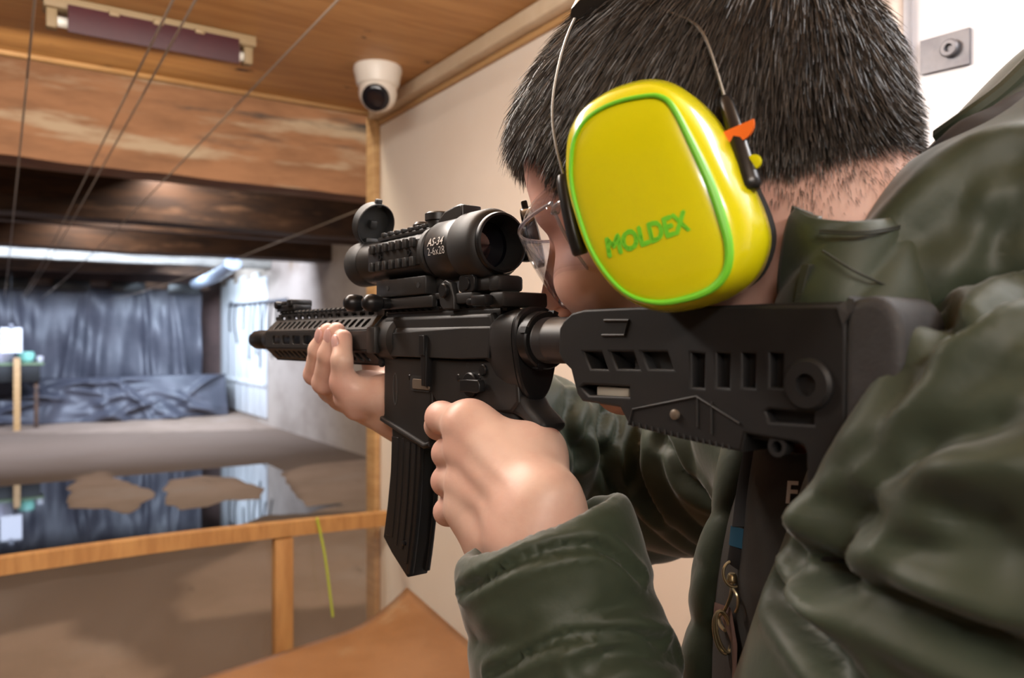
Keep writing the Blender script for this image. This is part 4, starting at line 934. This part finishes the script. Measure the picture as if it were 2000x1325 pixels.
both(MB().add(Vf, Ff_+[tuple(range(n)), tuple(range(3*n, 4*n))]), 'ear_cushion', M_foam)
# printed name on the cup, laid on its surface
bv = BVHTree.FromPolygons([Vector(p) for p in Vc], Fc)
def decal(s, quad, tree, Mi, m, parent, name, bold=0., off=.0004):
    me = text_mesh(s, 1.0, 0., bold); bm = bmesh.new(); bm.from_mesh(me); bmesh.ops.triangulate(bm, faces=bm.faces)
    for _ in range(2): bmesh.ops.subdivide_edges(bm, edges=[e for e in bm.edges if e.calc_length() > .12], cuts=1); bmesh.ops.triangulate(bm, faces=bm.faces)
    xs_ = [v.co.x for v in bm.verts]; ys_ = [v.co.y for v in bm.verts]; x0, x1, y0, y1 = min(xs_), max(xs_), min(ys_), max(ys_)
    q = np.array(quad, float); o_ = Mi[:3, :3]@EYE+Mi[:3, 3]; bad = []
    for v in bm.verts:
        a, b_ = (v.co.x-x0)/(x1-x0), (v.co.y-y0)/(y1-y0); p = (q[0]*(1-a)+q[1]*a)*(1-b_)+(q[3]*(1-a)+q[2]*a)*b_
        d = Mi[:3, :3]@ray(*p); h = tree.ray_cast(Vector(o_), Vector(d))
        if h[0] is None: bad.append(v)
        else:
            nrm = h[1] if h[1].dot(Vector(d)) < 0 else -h[1]; v.co = h[0]+nrm*off
    bmesh.ops.delete(bm, geom=bad, context='VERTS'); bm.to_mesh(me); bm.free(); return wrap(name, me, m, parent, False)
for ox, oy in ((0, 0), (2.5, .5), (-2.5, -.5), (0, 2.5), (0, -2.5)): decal('MOLDEX', [(1190+ox, 503+oy), (1348+ox, 449+oy), (1338+ox, 411+oy), (1184+ox, 466+oy)], bv, HMi, M_grn, cup, 'printed_name', 0.)
# arms, wires, headband
def hp(px, py, Z): return hloc(cam(px, py, Z))
arm1 = smoothpath([hp(1101, 345, .408), hp(1110, 400, .404), hp(1122, 455, .402), hp(1135, 498, .402)], 5)
arm2 = smoothpath([hp(1416, 192, .372), hp(1434, 250, .362), hp(1452, 315, .354), hp(1468, 372, .350)], 5)
A1, _ = both(MB().tube(list(arm1), [.0036]+[.0043]*(len(arm1)-2)+[.0034], 10), 'arm', M_blk)
A2, _ = both(MB().tube(list(arm2), [.0026]+list(np.linspace(.0034, .0052, len(arm2)-2))+[.0036], 10), 'arm', M_blk)
w1 = smoothpath([hp(1101, 345, .408), hp(1086, 285, .414), hp(1079, 225, .420), hp(1085, 160, .424), hp(1105, 80, .428), hp(1135, 15, .434), hp(1180, -50, .45)], 6)
w2 = smoothpath([hp(1416, 192, .372), hp(1390, 107, .376), hp(1370, 62, .380), hp(1345, 40, .386), hp(1296, 20, .396), hp(1244, 0, .412), hp(1195, -40, .440)], 6)
both(MB().tube(list(w1), .0008, 8), 'headband_wire', M_wire); both(MB().tube(list(w2), .0009, 8), 'headband_wire', M_wire)
pa, pb = hp(1152, 10, .424), hp(1180, -48, .46); pm = pa.copy(); pm2 = pa.copy(); pm2[1] = -pm2[1]
band = smoothpath([pa, np.array([pb[0], pb[1]*.55, pb[2]+.012]), np.array([pb[0], 0, pb[2]+.016]), np.array([pb[0], -pb[1]*.55, pb[2]+.012]), pm2], 6)
MB().tube(list(band), .0125, 10, flat=.42).build('headband_pad', M_blk, ear)
oc = hp(1440, 247, .3555)
tab = MB().add(*(lambda q: (q.v, q.f))(MB().prism([(math.cos(a)*.0078, math.sin(a)*.0072) for a in np.linspace(math.pi, 2*math.pi, 14)], -.001, .001)))
o = tab.build('size_tab', mat('orange_plastic', (.85, .16, .02), .4), ear); o.location = Vector(oc); 
MB().lathe(hp(1473, 317, .3500), (0, 1, 0), [(0, .0035), (.0012, .0033), (.0016, .002)], 16).build('button', M_yel, A2)

# ------------------------------------------------------------------ safety glasses
m, t_, b_ = new_mat('clear_polycarbonate'); t_.nodes.remove(b_); L_n = t_.links
tr_n = nd(t_, 'ShaderNodeBsdfTransparent'); tr_n.inputs[0].default_value = (.93, .93, .95, 1); gl_n = nd(t_, 'ShaderNodeBsdfGlossy'); gl_n.inputs['Roughness'].default_value = .04; lw = nd(t_, 'ShaderNodeLayerWeight'); lw.inputs[0].default_value = .5; pw = nd(t_, 'ShaderNodeMath', operation='POWER'); pw.inputs[1].default_value = 2.5; ml = nd(t_, 'ShaderNodeMath', operation='MULTIPLY_ADD'); ml.inputs[1].default_value = .45; ml.inputs[2].default_value = .03; mx = nd(t_, 'ShaderNodeMixShader')
L_n.new(lw.outputs['Facing'], pw.inputs[0]); L_n.new(pw.outputs[0], ml.inputs[0]); L_n.new(ml.outputs[0], mx.inputs[0]); L_n.new(tr_n.outputs[0], mx.inputs[1]); L_n.new(gl_n.outputs[0], mx.inputs[2]); L_n.new(mx.outputs[0], t_.nodes['Material Output'].inputs[0]); M_clear = m
m, t_, b_ = new_mat('clear_edge'); b_.inputs['Base Color'].default_value = (.72, .70, .76, 1); b_.inputs['Roughness'].default_value = .08; b_.inputs['Transmission Weight'].default_value = .75; b_.inputs['IOR'].default_value = 1.45; M_edge = m
gls = empty('safety_glasses', 'clear plastic safety glasses on the face beside the ear defenders', 'glasses', M=HM)
def lens_pt(ph, v):
    """ph: angle round the face, v: 0 bottom .. 1 top"""
    x = .032+(.079-.012*(1-v)**1.5)*math.cos(ph); y = (.078-.014*(1-v)**2)*math.sin(ph); return np.array([x, y, -.024+.048*v-.010*(abs(ph)/1.3)**2*(1-v)*-1])
nu, nv = 40, 10; phs = np.linspace(-1.30, 1.30, nu)
Vg = np.array([lens_pt(p, v)*HS for p in phs for v in np.linspace(0, 1, nv)]); ix = np.arange(nu*nv).reshape(nu, nv); Fg = np.stack([ix[:-1, :-1], ix[1:, :-1], ix[1:, 1:], ix[:-1, 1:]], -1).reshape(-1, 4)
ln_ = meshobj('lens', Vg, Fg, M_clear, gls); md = ln_.modifiers.new('thickness', 'SOLIDIFY'); md.thickness = .0018; md.offset = 0
edge = [lens_pt(p, 0)*HS for p in phs]+[lens_pt(1.30, v)*HS for v in np.linspace(.1, 1, 6)]+[lens_pt(p, 1)*HS for p in phs[::-1]]+[lens_pt(-1.30, v)*HS for v in np.linspace(.9, 0, 6)]
MB().tube(edge, .0011, 6, closed=True).build('lens_edge', M_edge, ln_)
# brow guard and side shields, temples
for sg in (1, -1):
    g0 = [lens_pt(sg*p, 1)*HS for p in np.linspace(.45, 1.30, 14)]; V7 = []
    for k_, p in enumerate(g0):
        q = k_/13; V7 += [p, p+np.array([-.006-.012*q, -sg*.003, .010+.003*q]), p+np.array([-.016-.016*q, -sg*.010, .013+.002*q])]
    ix = np.arange(14*3).reshape(14, 3); F7 = np.stack([ix[:-1, :-1], ix[1:, :-1], ix[1:, 1:], ix[:-1, 1:]], -1).reshape(-1, 4)
    o = meshobj('brow_guard', np.array(V7), F7, M_clear, gls); md = o.modifiers.new('thickness', 'SOLIDIFY'); md.thickness = .0016; md.offset = 0
    MB().tube([V7[i*3+2] for i in range(14)], .0010, 6).build('guard_edge', M_edge, o)
    e0 = lens_pt(sg*1.30, .85)*HS; MB().tube(smoothpath([e0, np.array([.045, sg*.0845, .022]), np.array([.0, sg*.0865, .016])], 6), [.0030]*13, 8, flat=.5).build('temple', M_edge, gls)
# ------------------------------------------------------------------ lanyard and print on the shirt
M_brass = mat('aged_brass', (.36, .29, .17), .35, metal=.85); M_blue = mat('blue_ribbon', (.006, .07, .13), .6); M_strap = mat('black_ribbon', (.012, .011, .012), .8); M_badge = mat('brown_leather_tag', (.13, .07, .06), .6, col2=(.10, .055, .045), scale=60)
lan = empty('lanyard', 'black and blue neck lanyard with brass clasp hanging in the open jacket', 'lanyard')
bvj = BVHTree.FromPolygons([Vector(p) for p in V2], F2.tolist())
def onshirt(px, py, dz=.004):
    h = bvj.ray_cast(Vector(EYE), Vector(ray(px, py)))
    if h[0] is None: return cam(px, py, .56)
    p = np.array(h[0]); return p+(EYE-p)/np.linalg.norm(EYE-p)*dz
def ribbon(pts, w, name, m, parent, th=.0012):
    P = smoothpath(np.array(pts), 6); mb = MB(); mb.tube(list(P), w, 8, flat=.16); return mb.build(name, m, parent)
ribbon([onshirt(1470, 880, .006), onshirt(1456, 960, .006), onshirt(1448, 1030, .006)], .0068, 'strap', M_strap, lan)
ribbon([onshirt(1446, 1032, .0075), onshirt(1442, 1070, .0075)], .0072, 'blue_band', M_blue, lan)
ribbon([onshirt(1442, 1070, .007), onshirt(1436, 1108, .007)], .0064, 'strap_end', M_strap, lan)
def ringpath(c, rx, ry, tilt=0., n=28):
    return [c+RT*(rx*math.cos(a)*math.cos(tilt)-ry*math.sin(a)*math.sin(tilt))+UP*(rx*math.cos(a)*math.sin(tilt)+ry*math.sin(a))+FW*.002*math.sin(a) for a in np.linspace(0, 2*math.pi, n, endpoint=False)]
c1 = onshirt(1432, 1122, .010); MB().tube(ringpath(c1, .0058, .0070), .0009, 8, closed=True).build('clasp_loop', M_brass, lan)
c2 = onshirt(1428, 1160, .011)
MB().tube(smoothpath([onshirt(1430, 1138, .011), onshirt(1427, 1165, .012), onshirt(1414, 1195, .012), onshirt(1404, 1205, .012), onshirt(1407, 1222, .012), onshirt(1416, 1232, .012)], 5), .0011, 8).build('clasp_hook', M_brass, lan)
MB().tube(smoothpath([onshirt(1430, 1150, .011), onshirt(1440, 1165, .012), onshirt(1441, 1185, .012), onshirt(1437, 1196, .012)], 5), .0009, 8).build('clasp_spring', M_brass, lan)
MB().lathe(onshirt(1430, 1130, .010), UP, [(-.0025, .0026), (-.001, .0034), (.0015, .0030), (.003, .0018)], 14).build('clasp_swivel', M_brass, lan)
MB().tube(ringpath(onshirt(1411, 1236, .014), .0048, .0118, .12), .0011, 8, closed=True).tube(ringpath(onshirt(1415, 1234, .0125), .0044, .0115, .18), .0010, 8, closed=True).build('key_ring', M_brass, lan)
bq = [onshirt(x, y, .008) for x, y in ((1398, 1180), (1428, 1190), (1440, 1260), (1438, 1345), (1385, 1345), (1390, 1250))]
nq = len(bq); MB().add(bq+[p+FW*.003 for p in bq], [tuple(range(nq)), tuple(range(2*nq-1, nq-1, -1))]+[(i, (i+1) % nq, (i+1) % nq+nq, i+nq) for i in range(nq)]).build('leather_tag', M_badge, lan, False)
I4 = np.eye(4)
decal('F', [(1538, 984), (1560, 985), (1563, 941), (1542, 940)], bvj, I4, M_print, shirt, 'printed_letters', .02, .0012)

# ------------------------------------------------------------------ booth: fittings
sd = empty('shaded_tube_lamp', 'batten tube lamp behind a dark red shade under the plywood ceiling', 'lamp', on_y(300, 78, 2.32))
def onceil(px, py, z=CZ-.06): d = ray(px, py); return EYE+d*((z-EYE[2])/d[2])
M_red = mat('maroon_shade', (.055, .006, .010), .55, col2=(.045, .005, .009), scale=8); M_batw = mat('lamp_batten_cream', (.30, .21, .11), .6); M_tubew = mat('lamp_tube', (.85, .83, .75), .3)
pA, pB = onceil(110, 55), onceil(480, 108); sd.location = (pA+pB)/2; c_ = (pA+pB)/2; yl = c_[1]; x0_, x1_ = pA[0], pB[0]
def sbox(lo, hi, name, m, bev=.003, parent=sd): return MB().box(np.array(lo)-c_, np.array(hi)-c_, bev).build(name, m, parent)
sbox((x0_-.03, yl-.03, CZ-.030), (x1_+.03, yl+.03, CZ-.001), 'batten', M_batw)
xs0, xs1 = onceil(128, 60)[0], onceil(462, 110)[0]
shp = [(yl-.040, CZ-.022), (yl-.046, CZ-.055), (yl-.040, CZ-.088), (yl-.036, CZ-.088), (yl-.042, CZ-.055), (yl-.036, CZ-.022)]
MB().prism([(a-c_[1], b-c_[2]) for a, b in shp], xs0-c_[0], xs1-c_[0], 'x').build('red_shade', M_red, sd, True, 30)
MB().cyl(np.array([x0_, yl, CZ-.055])-c_, np.array([x1_, yl, CZ-.055])-c_, .013, n=16).build('tube', M_tubew, sd)
for xx in (x0_-.012, x1_+.012): sbox((xx-.012, yl-.016, CZ-.075), (xx+.012, yl+.016, CZ-.028), 'lamp_holder', M_batw)
for q_ in (.25, .5, .75): sbox((xs0+(xs1-xs0)*q_-.012, yl-.046, CZ-.030), (xs0+(xs1-xs0)*q_+.012, yl-.030, CZ-.016), 'clip', M_batw)
# dome camera
M_cw = mat('white_plastic', (.78, .72, .64), .4); dcp = onceil(738, 132, CZ)
cm = empty('security_camera', 'white dome security camera fixed under the plywood ceiling corner', 'camera', dcp)
MB().lathe((0, 0, 0), (0, 0, -1), [(0, .072), (.012, .074), (.026, .070), (.055, .064), (.060, .058), (.060, .04)], 40).build('mount_base', M_cw, cm)
bd = frame_of(-FW*.8-UP*.55)[2]; bc_ = np.array([0, 0, -.078])
ball = MB().lathe(bc_, bd, [(-.058*math.cos(a), .058*math.sin(a)+1e-4) for a in np.linspace(0, math.pi*.80, 22)], 36); bl_ = ball.build('ball_housing', M_cw, cm)
MB().lathe(bc_+bd*.0475, bd, [(-.003, .042), (.002, .0405), (.006, .036), (.0085, .022), (.009, .001)], 32).build('lens_window', mat('black_glass', (.006, .006, .010), .12), bl_)
# bracket with screw on the metal panel
q = [on_x(x, y, WX-.002) for x, y in ((1797, 80), (1893, 53), (1893, 124), (1797, 146))]
br = empty('steel_bracket', 'small grey steel bracket screwed to the white metal panel', 'bracket', q[0]); q = [p-q[0] for p in q]
MB().add(q+[p+np.array([.005, 0, 0]) for p in q], [(0, 1, 2, 3), (7, 6, 5, 4)]+[(i, (i+1) % 4, (i+1) % 4+4, i+4) for i in range(4)]).build('plate', M_wsteel, br, False)
sc = on_x(1857, 95, WX-.003)-on_x(1797, 80, WX-.002); MB().lathe(sc, (-1, 0, 0), [(0, .013), (.006, .013), (.008, .011), (.008, .006), (.004, .005)], 20, cap=False).lathe(sc, (-1, 0, 0), [(-.001, .006), (.003, .004)], 12).build('screw', M_wsteel, br)
# table with a brown sheet whose far corner curls up the partition
M_tab = mat('table_wood', (.30, .17, .08), .6, col2=(.24, .13, .06), scale=5, stretch=(1, 6, 1)); M_sheet = mat('brown_mat', (.31, .155, .065), .38, col2=(.24, .11, .04), scale=3.5, layers=(((.33, .20, .10), 6, (1, 2, 1), .60, .75), ((.12, .055, .025), 9, None, .66, .78)), bump=.08, bscale=14)
tb = empty('shooting_table', 'low wooden shooting table beneath a brown sheet beside the cream partition', 'table', (0, 1.35, 0))
MB().box((-1.2, -.40, .655), (.95, .25, .690), .004).build('table_top', M_tab, tb)
for xx, yy in ((-1.12, -.34), (.88, -.34), (-1.12, .18), (.88, .18)): MB().box((xx-.03, yy-.03, 0), (xx+.03, yy+.03, .655), .004).build('leg', M_tab, tb)
MB().box((-1.12, .17, .57), (.88, .20, .65), .003).build('apron', M_tab, tb)
nxm, nym = 70, 36; V8 = []
for i in range(nxm):
    for j in range(nym):
        u, v_ = i/(nxm-1), j/(nym-1); x = -1.15+u*2.12; ye = 1.955-.245*(.86-x) if x > -.4 else 1.646; y = .96+v_*(ye-.96)
        c = max(0, (x-.76)/.21)*max(0, (v_-.62)/.38); lift = .060*c**1.4
        V8.append((x-.02*c**2.0, y+.01*c**2-.004*math.sin(u*7), .695+lift+.003*math.sin(u*9+v_*4)))
ix = np.arange(nxm*nym).reshape(nxm, nym); F8 = np.stack([ix[:-1, :-1], ix[1:, :-1], ix[1:, 1:], ix[:-1, 1:]], -1).reshape(-1, 4)
o = meshobj('table_sheet', np.array(V8), F8, M_sheet); tag(o, 'brown sheet on the table with one corner curling up by the partition', 'mat'); md = o.modifiers.new('thickness', 'SOLIDIFY'); md.thickness = .0035; md.offset = 1
# barrier frame with clear film
M_rail = mat('lit_pine', (.52, .27, .09), .6, col2=(.40, .19, .06), scale=4, stretch=(8, 1, 1), bump=.1)
bf = empty('barrier_frame', 'pine barrier frame with clear plastic film in front of the wet range floor', 'barrier', (0, 2.5, 0))
rz = [(x, .862+.010*math.sin(x*2.1+.6)-.012*max(0, (x-.4))) for x in np.linspace(-2.6, 1.12, 30)]
mb = MB(); V9 = []; 
for x, z in rz: V9 += [(x, -.022, z-.045), (x, .022, z-.045), (x, .022, z), (x, -.022, z)]
F9 = [(i*4+k, i*4+(k+1) % 4, i*4+4+(k+1) % 4, i*4+4+k) for i in range(29) for k in range(4)]+[(0, 1, 2, 3), (119, 118, 117, 116)]
mb.add(V9, F9).build('rail', M_rail, bf)
for xx, w_ in ((.755, .029), (-1.3, .03)): MB().box((xx-w_, -.026, 0), (xx+w_, .016, .815), .003).build('post', M_rail, bf)
m, t_, b_ = new_mat('clear_film'); t_.nodes.remove(b_); L_n = t_.links
trn = nd(t_, 'ShaderNodeBsdfTransparent'); trn.inputs[0].default_value = (.90, .86, .82, 1); gln = nd(t_, 'ShaderNodeBsdfGlossy'); gln.inputs['Roughness'].default_value = .22; dfn = nd(t_, 'ShaderNodeBsdfDiffuse'); dfn.inputs[0].default_value = (.55, .45, .38, 1)
mx1 = nd(t_, 'ShaderNodeMixShader'); mx1.inputs[0].default_value = .10; mx2 = nd(t_, 'ShaderNodeMixShader'); mx2.inputs[0].default_value = .08
L_n.new(trn.outputs[0], mx1.inputs[1]); L_n.new(dfn.outputs[0], mx1.inputs[2]); L_n.new(mx1.outputs[0], mx2.inputs[1]); L_n.new(gln.outputs[0], mx2.inputs[2]); L_n.new(mx2.outputs[0], t_.nodes['Material Output'].inputs[0]); M_film = m
nf = 120; V10 = []; zs = np.linspace(.02, .83, 40)
for x in np.linspace(-2.6, 1.12, nf):
    for z in zs: V10.append((x, .026+.010*math.sin(x*5+z*9)*math.sin(z*11+x*2)+.006*math.sin(x*17-z*13), z))
ix = np.arange(nf*40).reshape(nf, 40); F10 = np.stack([ix[:-1, :-1], ix[1:, :-1], ix[1:, 1:], ix[:-1, 1:]], -1).reshape(-1, 4)
o = meshobj('clear_film', np.array(V10), F10, M_film, bf); o['label'] = 'clear plastic film stretched below the rail'
M_lime = mat('lime_string', (.50, .60, .06), .6)
s_a = on_y(619, 1012, 2.47); s_b = on_y(650, 1205, 2.47); o = MB().tube(smoothpath([s_a, (s_a*.6+s_b*.4)+np.array([.006, 0, 0]), s_b], 6), .004, 6).build('lime_cord', M_lime); tag(o, 'thin lime green cord hanging from the pine barrier rail', 'cord')
# target lines strung along the range
M_line = mat('steel_line', (.36, .29, .23), .5, metal=.3)
for (px, py, lab, zt) in ((660, 0, 'thin target line running nearest the dome camera', 2.15), (382, 0, 'thin target line crossing the right end of the red lamp shade', 2.15), (338, 0, 'thin target line crossing the middle of the red lamp shade', 2.15), (68, 0, 'thin target line at the far left, passing the lamp end', 2.15), (740, 395, 'thin target line emerging from behind the edge of the cream partition', 2.15)):
    p0 = onceil(px, py, zt); P = [np.array([p0[0], y, zt-.10*math.sin(math.pi*(y-p0[1])/(16-p0[1]))*.6+(.0 if y < 15 else 0)]) for y in np.linspace(max(p0[1]-.6, .2) if px < 700 else 2.1, 15.5, 24)]
    o = MB().tube(P, .0030, 6).build('target_line', M_line); tag(o, lab, 'wire', 'target lines along the range')
# ------------------------------------------------------------------ far end of the range
def sheet(name, xs, zs, yfun, m, label, cat):
    V = np.array([(x, yfun(x, z), z) for x in xs for z in zs]); ix = np.arange(len(xs)*len(zs)).reshape(len(xs), len(zs)); F = np.stack([ix[:-1, :-1], ix[1:, :-1], ix[1:, 1:], ix[:-1, 1:]], -1).reshape(-1, 4)
    o = meshobj(name, V, F, m); md = o.modifiers.new('thickness', 'SOLIDIFY'); md.thickness = .006; tag(o, label, cat); return o
xc1 = on_y(396, 600, 16.0)[0]; zc0, zc1 = on_y(200, 742, 16.0)[2]-.1, on_y(200, 560, 16.0)[2]
rf_ = np.random.default_rng(8); fx = np.cumsum(rf_.uniform(.10, .32, 40))-3.6; fa = rf_.uniform(.03, .13, 40); fw = rf_.uniform(.05, .13, 40); fsl = rf_.normal(size=40)*.12
def cy(x, z):
    h = (zc1-z)/(zc1-zc0); return 16.13-sum(a*(.35+.65*h)*math.exp(-((x-c-s*h*1.2)/w)**2) for a, w, c, s in zip(fa, fw, fx, fsl) if abs(x-c-s*h*1.2) < .5)+.02*math.sin(x*9+z*5)+.025*math.sin(z*6+x*3)
sheet('tarp_curtain', np.linspace(-3.4, xc1, 240), np.linspace(zc0, zc1, 36), cy, M_tarp, 'dark plastic curtain hanging in folds across the end of the range', 'curtain')
xl1 = on_y(440, 780, 15.2)[0]; zl1 = on_y(200, 736, 15.2)[2]
rg = np.random.default_rng(12); lf = [(rg.uniform(-3.4, 3.4), rg.uniform(0, 1), rg.normal()*.9, rg.uniform(.25, .6), rg.uniform(.05, .11), rg.uniform(.05, .13)) for _ in range(70)]
def ly(x, z):
    h = (zl1-z)/zl1; y = 15.2-.25*h**.7
    for cx, ch_, sl, ln_, wd2, dp_ in lf:
        ax_ = math.atan(sl); u = (x-cx)*math.cos(ax_)+(h-ch_)*math.sin(ax_); v = -(x-cx)*math.sin(ax_)+(h-ch_)*math.cos(ax_)-.25*u*u
        if abs(u) < 2*ln_ and abs(v) < 3*wd2: y -= dp_*math.exp(-(u/ln_)**2-(v/wd2)**2)
    return y+.015*math.sin(x*7+z*4)
sheet('tarp_apron', np.linspace(-3.4, xl1, 260), np.linspace(.055, zl1, 44), ly, M_tarp, 'dark plastic sheet draped in swags over the bullet trap below the curtain', 'tarp')
o = MB().box((-3.45, 15.22, .06), (xl1-.03, 15.6, zl1-.03), .01).build('bullet_trap', M_back); tag(o, 'low brown bullet trap block covered by the draped dark sheet', 'bullet trap')
cr = empty('curtain_rail', 'dark timber rail carrying the plastic curtain at the end of the range', 'rail', (0, 15.93, zc1))
MB().box((-3.45, -.05, -.02), (xc1+.1, .03, .10), .005).build('rail_bar', M_beam2, cr)
for px in (18, 140, 250, 358): p_ = on_y(px, 555, 15.9); MB().box((p_[0]-.28, -.11, -.10), (p_[0]+.28, -.055, .09), .01).build('rail_clamp', M_blk, cr)
# hanging paper target with its string and clip
tp = empty('paper_target', 'small white paper target hanging on a string before the dark curtain', 'target', on_y(22, 665, 14.2)); c_ = np.array(tp.location)
MB().box((-.14, -.004, -.19), (.14, .004, .19), .002).build('paper', mat('white_paper', (.85, .84, .88), .8), tp, False)
MB().tube([np.array([0, 0, .19]), np.array([.0, .01, 3.05-c_[2]])], .006, 6).build('string', M_strap, tp); MB().box((-.03, -.015, .17), (.03, .015, .25), .006).build('clip', M_wsteel, tp)
# side table with two bowls and a pine post
st = empty('side_table', 'narrow green edged shelf table at the left before the plastic curtain', 'table', (0, 0, 0)); pT = on_y(85, 708, 14.6); zt_ = pT[2]
MB().box((-2.2, 14.45, zt_-.04), (pT[0], 14.75, zt_), .005).build('shelf_top', mat('green_edge', (.16, .22, .12), .6), st); MB().box((-2.2, 14.47, zt_-.30), (pT[0]-.05, 14.73, zt_-.041), .005).build('shelf_body', M_bore, st)
for xx in (-2.1, pT[0]-.10): MB().box((xx-.03, 14.55, .03), (xx+.03, 14.65, zt_-.30), .004).build('leg', M_beam2, st)
def bowl(px, r, h, m, lab):
    p = on_y(px, 700, 14.6); o = MB().lathe((0, 0, 0), (0, 0, 1), [(0, r*.5), (h*.2, r*.85), (h*.6, r), (h, r*.9), (h, r*.8), (h*.3, r*.4)], 24).build(lab[0], m); o.location = (p[0], 14.6, zt_+.001); tag(o, lab[1], 'bowl')
bowl(51, .12, .17, mat('mint_plastic', (.30, .72, .60), .4), ('plastic_bowl', 'mint green plastic bowl on the shelf table by the curtain')); bowl(78, .05, .10, mat('pale_ceramic', (.6, .58, .62), .4), ('small_cup', 'small pale cup at the right end of the shelf table')); bowl(6, .13, .26, mat('pale_box', (.62, .60, .72), .5), ('white_tub', 'pale plastic tub on the shelf table below the paper target'))
p_ = on_y(33, 705, 14.35); o = MB().box((-.045, -.03, 0), (.045, .03, p_[2]+.02), .004).build('pine_post', M_batten); o.location = (p_[0], 14.35, .025); tag(o, 'short pine post standing in front of the shelf table', 'post')
# rack on the side wall with hanging cords, and the white boards behind it
rk = empty('wall_rack', 'thin steel wall rack with hanging dark cords on the pale side wall', 'rack', (XR-.02, 0, 0))
def onwall(px, py): return on_x(px, py, XR-.06)
a_, b2_ = onwall(447, 597), onwall(560, 585)
MB().tube([np.array([-.04, a_[1], a_[2]]), np.array([-.04, b2_[1], b2_[2]])], .025, 8).build('rack_bar', M_wsteel, rk)
for px, ln2 in ((452, .55), (462, .75), (478, .5), (490, 1.0), (500, .9), (510, 1.1), (520, .8), (532, .9), (543, .6)):
    p = onwall(px, 592); MB().tube(smoothpath([np.array([-.05, p[1], p[2]]), np.array([-.06+.02*math.sin(px), p[1]+.05, p[2]-ln2*.5]), np.array([-.05, p[1]+.08*math.cos(px), p[2]-ln2])], 5), .014, 6).build('hanging_cord', M_strap, rk)
for px in (450, 555): p = onwall(px, 592); MB().box((-.05, p[1]-.03, p[2]-.03), (.02, p[1]+.03, p[2]+.03), .004).build('rack_bracket', M_wsteel, rk)
# pale duct roll under the ceiling at the right corner of the curtain
d0, d1 = on_y(385, 555, 15.3), on_y(455, 515, 12.2)
o = MB().tube(smoothpath([d0, (d0+d1)/2+np.array([.02, 0, -.03]), d1], 6), .13, 16, flat=.7).build('duct_roll', mat('pale_film_roll', (.22, .25, .31), .35, bump=.3, bscale=6)); tag(o, 'pale bluish plastic duct roll under the ceiling beside the white wall', 'duct')

# finger nails on the supporting hand
M_nail = mat('nail', (.55, .33, .30), .3)
for a_, b_ in (((622, 683, .0315), (640, 648, .0285)), ((642, 692, .0325), (657, 648, .0290)), ((668, 704, .0330), (670, 662, .0290))):
    P0_, P1_ = rw(*a_), rw(*b_); d_ = (P1_-P0_)/np.linalg.norm(P1_-P0_); c0 = P0_*.25+P1_*.75+RL*.0066; x2 = np.cross(d_, RL); x2 /= np.linalg.norm(x2)
    s_ = SDF(); s_.ell(c0, (.0058, .0026, .0085), np.array([x2, RL, d_]), .002); Vn, Fn = s_.mesh(.0012); meshobj('nail', Vn, Fn, M_nail, person)
